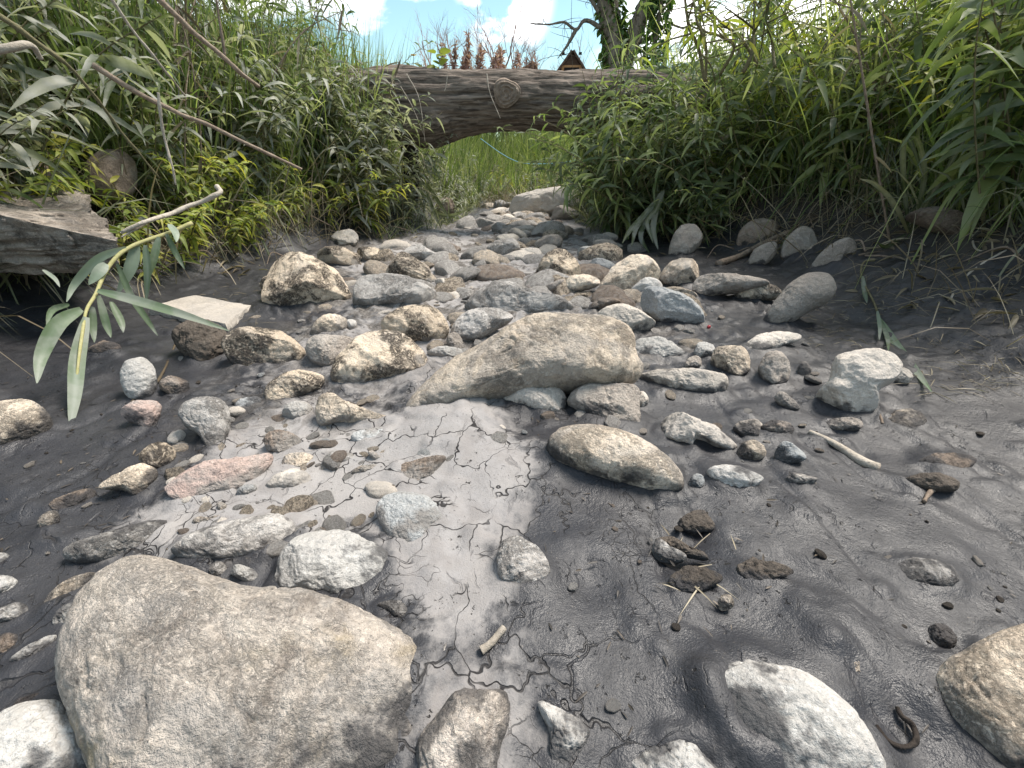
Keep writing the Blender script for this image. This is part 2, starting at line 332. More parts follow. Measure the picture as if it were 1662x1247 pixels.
M['rot'] = wood_mat('rotten_wood', (.018, .014, .012), (.05, .04, .033), (1, 1, .2), .95, 22, 1.0)
M['bark'] = wood_mat('tree_bark', (.10, .085, .07), (.25, .21, .17), (1, 1, .2), .9, 22, 1.0)
M['fartwig'] = wood_mat('reddish_twig', (.27, .15, .12), (.38, .24, .20), freq=5, bump=.1)
M['boards'] = wood_mat('dark_roof_boards', (.055, .035, .028), (.13, .085, .06), (.25, 1, 3.5), .85, 6, .5)
M['frame'] = wood_mat('orange_wood_frame', (.30, .16, .07), (.38, .22, .11), freq=12)
M['paleroof'] = N('pale_sheet_roof').done((.62, .68, .74), .5, None, .4)
M['void'] = N('dark_opening').done((.012, .010, .010), .9)
M['rope'] = N('blue_cord').done((.20, .42, .52), .6)
M['flower'] = N('yellow_petal').done((.65, .45, .03), .6)
M['redberry'] = N('red_berry').done((.35, .03, .04), .4)

# ------------------------------------------------------------------ ground sheet
def axis(lo, hi, step, far_lo, far_hi, g=1.045):
    a = list(np.arange(lo, hi, step)); s = step; x = a[-1]
    while x < far_hi: s *= g; x += s; a.append(x)
    s = step; x = a[0]; b = []
    while x > far_lo: s *= g; x -= s; b.append(x)
    return np.array(b[::-1]+a)
def pixpoly(s): return np.array([[float(v) for v in p.split(',')] for p in s.split()])
def sdist(P, Q):
    """signed distance to polygon Q, positive inside"""
    d = np.full(len(P), 1e9); ins = np.zeros(len(P), bool)
    for a, b in zip(Q, np.roll(Q, -1, 0)):
        e = b-a; w = P-a; t = np.clip((w@e)/(e@e+1e-12), 0, 1); d = np.minimum(d, np.linalg.norm(w-t[:, None]*e, axis=1))
        c = (a[1] > P[:, 1]) != (b[1] > P[:, 1])
        with np.errstate(divide='ignore', invalid='ignore'):
            ins ^= c & (P[:, 0] < (b[0]-a[0])*(P[:, 1]-a[1])/(b[1]-a[1])+a[0])
    return np.where(ins, d, -d)
DRYPOLY = ["345,735 410,685 500,645 640,680 720,655 830,640 815,690 870,740 862,790 835,860 800,890 815,960 800,1025 720,1055 680,1010 640,960 640,900 590,850 440,885 300,895 190,890 215,850 290,800",
           "700,1110 830,1060 850,1150 820,1247 700,1247",
           "520,420 620,395 760,360 900,345 980,400 940,470 930,520 740,600 700,640 560,640 520,600 470,610 480,560 590,520 580,450"]
X = axis(-1.9, 1.9, .0075, -160, 160); Y = axis(-.3, 2.6, .0075, -12, 330, 1.03)
gx, gy = np.meshgrid(X, Y); P2 = np.stack([gx.ravel(), gy.ravel()], 1)
gz = H(P2[:, 0], P2[:, 1])
dry = np.full(len(P2), -1.0); crack = np.zeros(len(P2))
near = np.where((np.abs(P2[:, 0]) < 3) & (P2[:, 1] < 9) & (P2[:, 1] > -.3))[0]
for i, s in enumerate(DRYPOLY):
    Q = np.array([ground(*p)[:2] for p in pixpoly(s)]); sd_ = sdist(P2[near], Q); soft = (.11, .10, .35)[i]
    lim = (1, .7, .7)[i]; dry[near] = np.maximum(dry[near], np.clip(sd_/soft, -1, 1)*lim); 
    if i == 0: crack[near] = np.clip((sd_+.35)/.35, 0, 1); gz[near] += .003*np.clip((sd_+.03)/.12, 0, 1)
dry = dry*.5+.5
b_ = bankd(P2[:, 0], P2[:, 1]); b_ = np.where(P2[:, 1] > 8.8, np.maximum(b_, (P2[:, 1]-8.8)), b_)
nx, ny = len(X), len(Y); i = np.arange(ny-1)[:, None]*nx+np.arange(nx-1)[None]
F = np.stack([i, i+1, i+nx+1, i+nx], -1).reshape(-1, 4)
# trodden pits, rills and small lumps
lump = .006*np.clip(fbm(np.stack([P2[near, 0]*16, P2[near, 1]*16, 0*P2[near, 0]], 1), 2, 31)-.15, 0, 1)*3
rub = np.zeros(len(P2)); yy = P2[near, 1]; xx = P2[near, 0]; rub[near] = np.clip((yy-1.15)/.3, 0, 1)*np.clip((1.0-xx)/.5, .12, 1)*np.clip((xx+1.05+.35*np.clip(yy-1.9, 0, 2))/.25, 0, 1)*np.clip((8-yy)/2, 0, 1)*np.clip(.25-b_[near], 0, .25)*4
rub[near] = np.maximum(rub[near], .55*np.clip((-.25-xx)/.2, 0, 1)*np.clip((yy-.75)/.2, 0, 1)*np.clip((1.0+xx)/.3, 0, 1))
gz[near] += lump+.022*np.clip(b_[near]*4, 0, 1)*fbm(np.stack([xx*11, yy*11, 0*xx+6], 1), 4, 61, .6)+rub[near]*(.020*fbm(np.stack([xx*9, yy*7, 0*xx+4], 1), 4, 51, .6)+.007*fbm(np.stack([xx*45, yy*45, 0*xx], 1), 2, 52))
rid = np.abs(fbm(np.stack([P2[near, 0]*6, P2[near, 1]*2.4, 0*P2[near, 0]+2], 1), 3, 41)); gz[near] -= .006*np.clip(.09-rid, 0, 1)/.09*(dry[near] < .5)
for px, py, r, dp in ((1140, 855, .05, .022), (1120, 920, .07, .018), (1100, 890, .05, .02), (1290, 930, .06, .012), (840, 690, .07, .02), (1470, 1200, .05, .008), (1350, 1040, .09, -.02), (960, 940, .05, .01), (1250, 1010, .09, .012), (760, 690, .16, -.03), (700, 700, .12, -.02)):
    g0 = ground(px, py); d2 = np.hypot(P2[near, 0]-g0[0], P2[near, 1]-g0[1])/r; gz[near] -= dp*np.exp(-d2**2*1.5)
GROUND_LATER = True

# ------------------------------------------------------------------ rocks
ICO = {}
def ico(l):
    if l not in ICO:
        bm = bmesh.new(); bmesh.ops.create_icosphere(bm, subdivisions=l, radius=1); bm.verts.ensure_lookup_table()
        ICO[l] = (np.array([v.co[:] for v in bm.verts]), np.array([[v.index for v in f.verts] for f in bm.faces])); bm.free()
    return ICO[l]
nrock = [0]; CONTACT = []
DQ = [np.array([ground(*p)[:2] for p in pixpoly(s)]) for s in DRYPOLY]
def DRYB(p): return float(np.clip(max(sdist(np.array([p[:2]]), q)[0] for q in DQ)/.08+.5, 0, 1))
def rock(label, mat, poly, k=.3, tk=.75, fac=1, amp=.13, base=None, embed=.34, name='stone', cat='stone', group=None, box=.85, tilt=0):
    nrock[0] += 1; sd0 = nrock[0]*7; r = np.random.default_rng(sd0)
    pts = pixpoly(poly); n = len(pts); q = spline(np.vstack([pts[-1:], pts, pts[:2]]), (n+2)*10+1)[10:-10]
    cen = q.mean(0); h = np.ptp(pts[:, 1])
    if base is None:
        low = pts[pts[:, 1] > pts[:, 1].max()-.12*h]; base = low.mean(0)
    Pb = ground(*base); rd = nrm(rays(cen))[0]; nv = nrm(-rd*(1-k)+np.array([tilt, 0, 1.])*k)
    u = nrm(np.cross([0, 0, 1.], nv)); v = np.cross(nv, u)
    def proj(O):
        d = rays(q); t = ((O-EYE)@nv)/(d@nv); return EYE+d*t[:, None]
    p3 = proj(Pb); a = p3-Pb; x, y = a@u, a@v
    s = math.sqrt(abs(np.sum(x*np.roll(y, -1)-y*np.roll(x, -1)))/2/math.pi); T = tk*s
    O = Pb+nrm(rays(base))[0]*embed*T; p3 = proj(O); c0 = p3.mean(0); a = p3-c0; x, y = a@u, a@v
    th = np.arctan2(y, x); o = np.argsort(th); th, rr = th[o], np.hypot(x, y)[o]
    th = np.concatenate([th-2*np.pi, th, th+2*np.pi]); rr = np.tile(rr, 3)
    px = s/np.linalg.norm(c0-EYE)*430; V, Fc = ico(7 if px > 55 else 6 if px > 16 else 5 if px > 6 else 4)
    sxy = np.hypot(V[:, 0], V[:, 1]); ang = np.arctan2(V[:, 1], V[:, 0]); R = np.interp(ang, th, rr)
    w = R*sxy**box/np.maximum(sxy, 1e-6); L = np.stack([V[:, 0]*w, V[:, 1]*w, T*np.sign(V[:, 2])*np.abs(V[:, 2])**.9], 1)
    cc = np.abs(V[:, 2]); side = (.38+.62*cc)[:, None]
    N3 = nrm(V/np.array([1, 1, .8])); Z = L/s
    L = L+N3*side*s*(amp*1.3*fbm(Z*1.3+sd0, 5, sd0, .58)[:, None])
    for j in range(fac):
        m = nrm(np.array([r.normal()*.55, r.normal()*.55, .5+abs(r.normal())*.5])); sup = (L@m).max(); off = sup*r.uniform(.6, .85)
        d = np.maximum(L@m-off, 0); L = L-m*(d*.88)[:, None]
    L = L+N3*side*(amp*.32*s*fbm(Z*5+sd0, 3, sd0+5)[:, None]+.0045*fbm(L*48, 4, 3, .62)[:, None]+(.009 if s > .12 else 0)*fbm(L*13+sd0, 4, 9, .6)[:, None]-(.005 if s > .12 else .003)*np.clip(.10-np.abs(fbm(Z*2.2+sd0*1.7, 3, sd0+9)), 0, 1)[:, None]/.10)
    Wd = c0+L[:, :1]*u+L[:, 1:2]*v+L[:, 2:]*nv; hag = Wd[:, 2]-H(Wd[:, 0], Wd[:, 1])
    sel = np.abs(hag) < .006
    if s > .012: CONTACT.append((Wd[sel][::max(1, sel.sum()//60), :2], s))
    ob = mk(name, Wd-c0, Fc, M[mat], attrs={'hag': hag, 'dryb': np.full(len(Wd), DRYB(Pb))}, loc=c0)
    return tag(ob, label, cat, group)
ROCKS = [
# --- foreground
('huge speckled grey boulder with a rounded ochre right edge in the near left corner', 'mix', '100,1110 110,1020 150,950 200,918 250,914 300,925 350,945 400,962 440,965 500,970 560,990 625,1020 690,1055 728,1098 738,1145 722,1195 705,1247 680,1330 400,1390 200,1340 140,1247 118,1180', dict(fac=0, k=.45, tk=.55, base=(420, 1290), name='boulder', cat='boulder', amp=.06)),
('smooth pale boulder cut off by the near left corner below the huge speckled boulder', 'white', '0,1165 40,1145 95,1143 145,1178 180,1230 195,1300 100,1350 -60,1330 -60,1210', dict(fac=0, k=.4, name='boulder', cat='boulder')),
('smooth whitish oval boulder alone in dark mud at the near edge right of centre', 'white', '1135,1110 1150,1085 1200,1074 1260,1080 1310,1095 1350,1125 1390,1165 1420,1215 1435,1260 1380,1300 1280,1300 1210,1255 1150,1195 1134,1150', dict(fac=0, k=.35, tk=.7, name='boulder', cat='boulder', amp=.05)),
('lichen-speckled brown and white boulder cut off by the near right corner', 'tan', '1508,1130 1520,1090 1560,1060 1610,1030 1670,1015 1740,1030 1790,1150 1740,1290 1640,1290 1590,1240 1540,1190', dict(fac=0, k=.3, name='boulder', cat='boulder', amp=.07)),
('flat mottled slab at the near edge just right of the huge speckled boulder', 'mix', '712,1160 740,1132 790,1122 825,1130 826,1170 812,1220 795,1290 700,1290 676,1240 685,1190', dict(k=.6, tk=.6, embed=0, fac=0)),
('knobbly bone-white stone with a hooked lower end at the near edge', 'white', '872,1143 900,1145 935,1165 956,1187 950,1212 930,1240 900,1262 885,1235 890,1190', dict(k=.4, fac=3)),
('low whitish stone barely showing at the bottom between bone-white stone and oval boulder', 'white', '1000,1255 1050,1216 1100,1205 1150,1225 1190,1260 1150,1300 1050,1300', dict(k=.6)),
('flat pale grey rock with blunt corners behind the huge speckled boulder', 'white', '440,940 450,905 475,875 510,857 550,860 590,876 625,895 637,920 622,950 590,975 550,980 500,966 450,955', dict(k=.45, tk=.6, fac=3)),
('low muddy ledge with a crumbly brown edge left of the flat pale grey rock', 'silt', '280,892 330,862 420,838 470,845 484,872 440,905 360,913 305,909', dict(k=.6, tk=.6, embed=.05)),
('long smooth silt-covered stone ending in a blunt nose on the left mud', 'silt', '105,905 120,885 180,868 240,850 285,850 287,870 250,895 200,910 140,917', dict(k=.45, embed=.1, fac=0)),
('narrow yellowish stone against the top left rim of the huge boulder', 'tan', '68,985 85,960 115,938 150,930 168,935 140,957 100,984 75,993', dict()),
('small white pointed pebble just under the narrow yellowish stone', 'white', '84,1012 95,990 115,978 128,982 122,998 100,1017', dict(name='pebble', cat='pebble')),
('thin white torpedo-shaped pebble on mud left of the huge boulder', 'white', '14,1073 35,1055 65,1038 92,1031 86,1046 60,1068 30,1080', dict(name='pebble', cat='pebble')),
('rounded grey-brown stone at the left edge above the brownish one', 'silt', '-20,1000 20,980 48,983 52,995 20,1017 -20,1027', dict()),
('brownish angular stone at the left edge above the white torpedo-shaped pebble', 'brown', '-20,1045 10,1027 33,1033 38,1050 15,1066 -20,1074', dict(fac=3)),
('white stone cut by the left edge beneath a smaller white one', 'white', '-25,940 15,935 31,950 10,968 -25,970', dict()),
('small white stone at the left edge above another white one', 'white', '-20,900 8,897 20,907 8,919 -20,922', dict(name='pebble', cat='pebble')),
('brown wedge-shaped pebble low on the left between huge and corner boulders', 'brown', '18,1150 30,1135 62,1124 67,1132 40,1151 25,1158', dict(name='pebble', cat='pebble')),
('pale pebble touching the left flank of the huge boulder, upper of a pair', 'silt', '95,1095 105,1080 120,1084 119,1100 102,1106', dict(name='pebble', cat='pebble')),
('pale pebble touching the left flank of the huge boulder, lower of a pair', 'pale', '97,1117 108,1103 126,1104 124,1124 106,1129', dict(name='pebble', cat='pebble')),
('white bean-shaped pebble in the gap behind the huge boulder rim', 'white', '373,925 385,916 405,921 420,935 415,947 395,944 378,935', dict(name='pebble', cat='pebble')),
('grey muddy pebble left of the white bean-shaped pebble', 'silt', '338,931 345,915 360,911 369,925 355,937', dict(name='pebble', cat='pebble')),
('small cracked slab with brown front edge under the cracked mud', 'silt', '611,985 640,974 673,985 670,1000 640,1013 620,1000', dict(k=.5, fac=3)),
('flat bluish-white flagstone with a broken edge set in cracked mud', 'blue', '610,830 625,806 660,801 700,812 722,843 705,857 690,876 668,892 640,884 622,862', dict(k=.75, tk=.4, fac=0, amp=.04, embed=-.1)),
('muddy dome of stone half sunk where light and dark mud meet', 'silt', '806,905 815,880 835,872 862,882 886,905 892,930 870,952 840,957 813,940', dict(k=.5, tk=.6)),
('brown-fronted block poking from the cracked mud near its middle', 'brown', '637,775 650,755 690,744 722,742 714,762 700,783 670,789 645,786', dict(fac=3)),
('smooth beige almond-shaped stone lying on the light mud', 'pale', '429,790 455,768 480,761 502,771 505,790 480,798 450,797', dict(fac=0, k=.4)),
('bluish flat skimming stone in the light mud left of the big central boulder', 'blue', '569,708 600,699 637,697 627,718 605,728 580,720', dict(k=.7, tk=.45)),
('pink-tinged flat rock smeared with grey mud on the left', 'pink', '265,792 283,765 330,754 400,748 442,740 432,765 405,790 380,806 330,810 290,814', dict(k=.5, tk=.6, fac=2, embed=.05)),
('yellowish angular rock with sharp top right corner on the left mud', 'tan', '155,790 190,770 225,753 246,756 256,770 245,792 220,809 200,796 175,794', dict(fac=5)),
('small cream stone on dark mud at the left below the yellowish angular rock', 'tan', '61,847 74,832 93,831 97,850 85,867 67,863', dict()),
('muddy tan stone sunk in mud below left of the yellowish angular rock', 'brown', '80,820 110,805 150,794 156,808 130,823 95,832', dict(k=.5)),
('round cream granite boulder cut off by the left edge', 'tan', '-45,690 -20,662 10,652 45,651 72,664 88,688 80,704 50,720 0,737 -40,732', dict(fac=0, name='boulder', cat='boulder', amp=.05)),
('pinkish crumbly stone on dark mud right of the willow leaf tips', 'pink', '194,668 215,653 250,651 263,660 259,680 250,697 225,690 205,681', dict(fac=3)),
('pale crusted stone below the pinkish crumbly stone', 'crust', '226,740 245,722 270,719 286,735 276,756 255,765 233,757', dict()),
('large mud-coated hump of stone left of the bone-shaped one', 'silt', '291,668 312,650 348,647 370,663 373,690 364,717 340,732 322,706 300,692', dict(k=.4)),
('grey stone bleached on top, half buried behind the willow twig', 'white', '194,606 205,588 230,581 249,592 256,620 246,647 225,652 203,641', dict()),
('brown clod-like stone under a bent straw on the left', 'brown', '258,628 268,613 290,611 306,622 303,639 280,643', dict(fac=3, amp=.15)),
('thin dark grey flake of slate on the left mud', 'blue', '380,660 395,647 421,644 423,655 405,668', dict(k=.6, tk=.4)),
('tan rounded rock left of the bone-shaped stone', 'crust', '429,640 440,621 470,607 505,599 526,612 521,631 490,646 460,658 438,656', dict(fac=2)),
('small white lumpy stone below the tan rounded rock', 'white', '457,671 470,654 495,653 508,664 500,681 478,685', dict()),
('bone-shaped ochre and white stone beside the big central boulder', 'tan', '511,667 518,645 540,641 560,655 600,669 640,684 652,695 620,698 580,692 545,688 520,692', dict(k=.35)),
# --- centre
('largest pale granite boulder in mid stream with a straight right side', 'tan', '655,675 685,632 740,588 790,558 850,525 900,516 960,518 1008,528 1026,545 1032,580 1042,602 1026,622 990,630 930,632 880,637 830,647 780,657 730,672 690,683', dict(k=.35, tk=.6, fac=0, amp=.07, name='boulder', cat='boulder')),
('broad weed-crusted rock left of the largest pale granite boulder', 'crust', '538,605 560,568 590,544 630,537 665,552 690,577 687,597 660,612 620,627 580,634 548,627', dict(fac=2)),
('smooth grey stone tucked behind the broad weed-crusted rock', 'grey', '496,565 510,548 540,547 577,552 567,577 545,600 520,597 503,585', dict()),
('cream weed-flecked rock in front of the flat grey slab', 'crust', '360,560 375,539 410,531 455,534 472,550 497,573 492,592 460,602 420,600 378,591', dict(fac=4)),
('big cream boulder with a dark crust of weed on its face, left of the stream', 'crust', '423,480 430,445 445,419 470,411 512,420 547,445 567,475 572,492 547,506 510,510 460,512 433,501', dict(fac=4, name='boulder', cat='boulder')),
('smooth beige pebble stone below the big cream crusted boulder', 'tan', '504,540 517,518 540,511 563,520 561,539 540,549 514,549', dict()),
('small white pebble right of the smooth beige one', 'white', '561,528 566,518 577,520 579,532 570,537', dict(name='pebble', cat='pebble')),
('rounded weed-crusted boulder behind the broad weed-crusted rock', 'crust', '618,530 640,504 670,496 702,502 724,520 727,546 705,560 670,562 638,553', dict()),
('wide muddy rock heap between cream boulder and stream', 'silt', '573,492 580,455 600,446 650,449 690,464 717,480 722,496 690,502 640,500 598,501', dict(fac=3)),
('dark triangular rock with a pale sunlit ridge on the left of the stream', 'crust', '627,445 640,418 655,409 680,425 705,450 717,470 690,467 660,454', dict(fac=4)),
('small grey egg-shaped pebble by the upper left corner of the largest boulder', 'grey', '724,555 730,542 742,541 751,555 745,567 731,567', dict(name='pebble', cat='pebble')),
('flat white pebble left of the grey egg-shaped one', 'white', '694,573 715,563 749,567 746,578 715,582', dict(name='pebble', cat='pebble')),
('muddy hump leaning on the back of the largest boulder', 'silt', '733,532 760,507 800,501 832,515 802,537 770,557 738,557', dict()),
('smooth pale silt slope of rock behind the largest boulder', 'silt', '753,502 780,474 820,466 872,485 932,501 900,514 840,519 788,519', dict(k=.5)),
('upright pale weathered rock in the middle of the stream bed', 'crust', '866,457 875,430 890,411 915,407 936,425 942,446 925,460 890,464', dict(fac=4)),
('big tan rock with a squared foot right of the stream', 'tan', '970,477 978,455 1000,429 1030,415 1056,420 1072,440 1066,457 1040,472 1010,485 985,484', dict(fac=4, name='boulder', cat='boulder')),
('mottled tan rock right behind the white lumpy one', 'tan', '1068,457 1080,434 1105,421 1136,425 1140,441 1131,457 1100,467 1080,469', dict(fac=2)),
('small white lumpy rock in front of the big tan rock', 'white', '1024,471 1045,452 1065,454 1076,468 1060,484 1034,486', dict()),
('blue-grey angular rock with a shadowed foot right of centre', 'blue', '1039,492 1048,469 1075,469 1105,479 1132,495 1143,516 1136,532 1095,535 1068,521 1048,509', dict(fac=4)),
('long ridged grey stone lying crosswise at the right', 'grey', '1124,472 1132,451 1165,445 1212,449 1250,459 1225,471 1180,477 1140,484', dict(k=.25)),
('mossy brown stone at the right end of the long ridged one', 'crust', '1192,483 1203,467 1240,462 1267,470 1264,484 1218,489', dict()),
('tan wedge between the mottled tan rock and the blue-grey one', 'tan', '1072,474 1092,466 1125,474 1130,485 1098,486', dict()),
('flat pale grey rock touching the back right of the largest boulder', 'pale', '966,517 990,497 1020,497 1052,515 1064,526 1040,542 998,540', dict(fac=3)),
('white flat stone right of the largest boulder', 'white', '1027,562 1040,551 1075,552 1102,565 1112,576 1090,583 1035,584', dict(k=.6, tk=.4)),
('white rounded pebble above a small dark one', 'white', '1126,572 1135,556 1155,559 1161,571 1150,584 1131,583', dict(name='pebble', cat='pebble')),
('small dark grey pebble below the white rounded pebble', 'grey', '1111,591 1122,578 1135,580 1139,593 1130,602 1114,601', dict(name='pebble', cat='pebble')),
('cube-like cream stone with a brown stained front', 'tan', '1153,591 1160,567 1180,562 1211,566 1218,586 1213,606 1190,614 1164,609', dict(fac=3)),
('long flat light grey bar-shaped stone right of the largest boulder', 'pale', '1028,618 1050,605 1090,601 1140,603 1176,611 1182,629 1165,642 1100,642 1048,636', dict(k=.35, tk=.6)),
('flat light grey stone under the front of the largest boulder', 'pale', '818,652 830,629 870,624 902,629 920,645 912,667 885,675 848,667', dict(k=.5, fac=3)),
('dark grey block with a smooth flat top in front of the largest boulder', 'grey', '920,652 940,631 970,627 1015,627 1036,634 1039,661 1037,692 1000,695 958,682 933,666', dict(k=.4, fac=5)),
('little pale knob of stone at the right of the dark grey block', 'pale', '1033,640 1045,636 1053,650 1046,662 1034,660', dict(name='pebble', cat='pebble')),
('big smooth oval tan boulder lying across dark mud right of centre', 'tan', '888,727 903,702 940,694 990,699 1040,717 1080,743 1107,775 1108,797 1080,804 1040,800 990,787 940,772 903,754', dict(fac=0, k=.35, tk=.8, amp=.035, name='boulder', cat='boulder', embed=.1)),
('grey knobbly stone shaped like a fish right of the smooth oval boulder', 'pale', '1061,686 1075,671 1105,671 1132,683 1162,695 1187,715 1197,729 1180,736 1155,724 1130,716 1122,731 1112,722 1093,720 1073,707', dict(fac=2)),
('white diamond-shaped stone alone on the mud right of the oval boulder', 'white', '1148,766 1165,754 1190,751 1211,763 1239,776 1225,790 1205,800 1180,795 1158,783', dict(fac=3)),
('tiny bluish pebble by the tail of the oval boulder', 'blue', '1117,783 1127,770 1140,772 1143,786 1132,796 1119,793', dict(name='pebble', cat='pebble', fac=2)),
('dark grey three-cornered pebble among the cluster right of the fish-shaped stone', 'grey', '1189,696 1205,684 1233,683 1229,712 1209,713', dict(fac=3, name='pebble', cat='pebble')),
('round pebble with white top and brown base in the right cluster', 'tan', '1196,736 1205,719 1225,715 1242,728 1240,743 1215,750 1199,746', dict(name='pebble', cat='pebble')),
('flat brown stone above the blue-grey faceted pebble', 'brown', '1235,693 1255,682 1280,687 1292,697 1275,706 1244,704', dict()),
('blue-grey faceted pebble right of the round white-topped one', 'blue', '1256,737 1270,719 1287,721 1308,741 1302,749 1268,755', dict(fac=4, name='pebble', cat='pebble')),
('pale elongated pebble on mud below the blue-grey faceted one', 'pale', '1274,779 1285,768 1305,770 1327,777 1315,787 1290,789', dict(name='pebble', cat='pebble')),
('smooth grey cigar-shaped stone under the L-shaped boulder', 'grey', '1330,696 1345,683 1375,678 1397,681 1402,692 1385,700 1345,702', dict()),
('tall L-shaped cream boulder with a grey stained flank at the right', 'pale', '1318,662 1325,640 1345,617 1350,590 1370,575 1420,571 1452,577 1464,595 1452,617 1427,632 1422,662 1400,677 1360,682 1328,677', dict(k=.3, tk=.8, fac=3, name='boulder', cat='boulder')),
('small cream stone leaning on the right shoulder of the L-shaped boulder', 'pale', '1450,612 1458,597 1474,600 1482,614 1470,626 1455,625', dict()),
('long smooth stone standing on end on the right mud bank', 'grey', '1237,527 1250,500 1280,464 1310,446 1342,446 1357,465 1347,487 1310,507 1280,527 1253,537', dict(fac=0, amp=.05)),
('rough grey wedge of rock under the right bank grasses', 'grey', '1311,440 1330,415 1360,391 1381,388 1392,402 1382,422 1350,439 1324,444', dict(fac=4)),
('dark grey rock left of the rough grey wedge on the right bank', 'grey', '1267,417 1275,390 1300,369 1321,371 1327,396 1312,417 1284,422', dict(fac=3)),
('dark rounded stone by the driftwood stick on the right bank', 'grey', '1213,430 1225,405 1255,393 1262,405 1247,427 1224,434', dict()),
('pale smooth stone standing in the mud below the right bank grasses', 'grey', '1086,416 1090,390 1105,369 1130,367 1140,385 1127,407 1109,420', dict()),
('brown stone half hidden in grasses above the driftwood stick', 'brown', '1195,395 1205,370 1230,357 1262,362 1262,380 1235,397 1210,402', dict()),
('wide pale boulder blocking the far end of the stream bed', 'pale', '823,347 833,320 870,313 915,307 937,318 942,342 915,354 870,350 838,352', dict(fac=4, name='boulder', cat='boulder')),
('grey slab in front of the right end of the far pale boulder', 'grey', '893,350 905,336 932,337 942,347 925,357 900,357', dict(fac=3)),
('brown boulder in grass at the left of the far stream bed', 'brown', '704,342 712,326 728,322 738,332 735,346 715,352', dict()),
('flattish grey-brown rock lying high on the right bank', 'brown', '1468,353 1500,340 1540,342 1572,355 1583,373 1560,385 1525,377 1488,361', dict(k=.4, tilt=-.3)),
('flat pale stone set flush in mud below the long standing stone', 'pale', '1208,561 1240,544 1290,542 1302,548 1265,563 1228,574', dict(k=.7, tk=.35)),
('half buried grey stone left of the small cream pebble', 'grey', '1230,602 1245,574 1268,574 1284,596 1276,620 1250,627', dict()),
('small cream pebble standing left of the L-shaped boulder', 'pale', '1294,602 1300,588 1310,589 1317,602 1308,613 1297,611', dict(name='pebble', cat='pebble')),
('smooth brown-grey pebble leaning by the foot of the L-shaped boulder', 'grey', '1257,645 1268,636 1285,647 1298,663 1280,667 1263,656', dict(name='pebble', cat='pebble')),
('tan speckled stone sunk flush in the right mud', 'tan', '1437,682 1455,667 1490,669 1504,688 1485,698 1450,695', dict(k=.8, tk=.3)),
('flat brown stone sunk flush in the mud far right', 'brown', '1487,752 1520,737 1575,740 1584,752 1560,764 1510,764', dict(k=.8, tk=.3)),
('dark mossy clod with a reddish leaf on the right mud', 'clod', '1464,785 1480,772 1525,770 1558,782 1550,798 1500,800 1475,797', dict(name='clod', cat='clod', amp=.2)),
('mud-skinned stone bulging from the mud near the right edge', 'silt', '1445,930 1460,912 1500,908 1550,920 1562,938 1540,955 1490,957 1460,948', dict(k=.6, tk=.5)),
('dark pebble with a shiny white spot near the right corner boulder', 'brown', '1500,1035 1510,1017 1535,1014 1553,1035 1545,1053 1515,1054', dict(name='pebble', cat='pebble')),
('tiny pale pebble alone on wet mud above the oval whitish boulder', 'tan', '1164,978 1172,966 1186,967 1192,982 1180,992 1168,990', dict(name='pebble', cat='pebble')),
('pair-like split pebble between oval boulder and right corner', 'tan', '1370,1088 1380,1075 1398,1073 1408,1088 1398,1102 1380,1100', dict(name='pebble', cat='pebble', fac=3)),
('brown rounded rock lodged under the stems of the left bank', 'brown', '135,285 150,255 185,245 217,260 222,300 195,327 155,320', dict(base=(180, 400), amp=.1, embed=-.2)),
('brown boulder in the shaded left bank above the layered slab', 'brown', '-30,300 0,265 50,262 95,280 105,305 60,318 -20,318', dict(base=(40, 360), embed=-.1)),
('small pale stone sunk in shaded mud below the layered slab', 'brown', '140,568 165,557 195,562 192,572 160,580', dict(k=.6)),
('broken pale cobble at the upper left edge of the stream bed', 'pale', '537,388 545,377 570,374 582,385 575,398 548,401', dict(fac=3)),
('crusted cobble behind the big cream boulder', 'crust', '512,412 530,402 560,403 585,425 582,436 555,433 520,424', dict(fac=3)),
('dark-ended cobble right of the crusted cobble', 'crust', '577,408 590,402 620,406 627,416 605,425 585,420', dict(fac=3)),
('flat pale stone left of the dark triangular rock top', 'silt', '655,408 675,397 700,410 720,420 700,424 670,418', dict(k=.4)),
('speckled oblong stone in front of the upright pale rock', 'tan', '915,470 922,452 950,446 972,448 972,462 945,472 922,476', dict()),
('thin dark tongue of stone left of the speckled oblong one', 'grey', '868,475 885,466 905,456 917,455 912,465 890,475', dict()),
('leaf-shaped brown stone behind the flat pale grey rock', 'brown', '955,500 968,488 990,484 1008,490 985,497 965,505', dict()),
('white chip of stone behind the pale silt slope', 'white', '890,488 898,482 906,485 904,491 895,492', dict(name='pebble', cat='pebble')),
('flat grey stone on edge at the right of the pebbly gap', 'grey', '965,388 985,378 1003,384 998,393 975,396', dict(fac=2)),
('pale mid-stream rock behind the upright pale rock', 'silt', '790,405 805,392 835,390 845,408 830,420 800,420', dict(fac=2)),
('light broken flagstone left of the upright pale rock', 'pale', '840,412 850,404 875,407 878,417 855,420', dict(k=.5, fac=2)),
('broad pinkish rubble rock below the far boulder', 'silt', '858,378 875,364 905,360 918,372 905,382 875,384', dict(fac=3)),
('grey shelf of rock in front of the broad pinkish rubble rock', 'grey', '872,398 880,384 905,382 914,392 905,402 880,404', dict(fac=3)),
('white angular stone right of the upright pale rock', 'white', '935,412 948,401 985,402 982,412 955,418', dict(fac=3)),
('grey rounded stone at the right margin of the far stream bed', 'grey', '962,396 970,390 995,392 1002,402 985,408 968,405', dict()),
('bluish block sunk beside the upright pale rock', 'blue', '955,430 965,420 990,425 1000,435 985,445 960,442', dict(fac=3)),
('brown stub of stone left of the bluish silt at the cracked mud edge', 'brown', '430,712 445,700 470,702 490,715 475,735 450,738 435,730', dict(amp=.22, name='clod', cat='clod')),
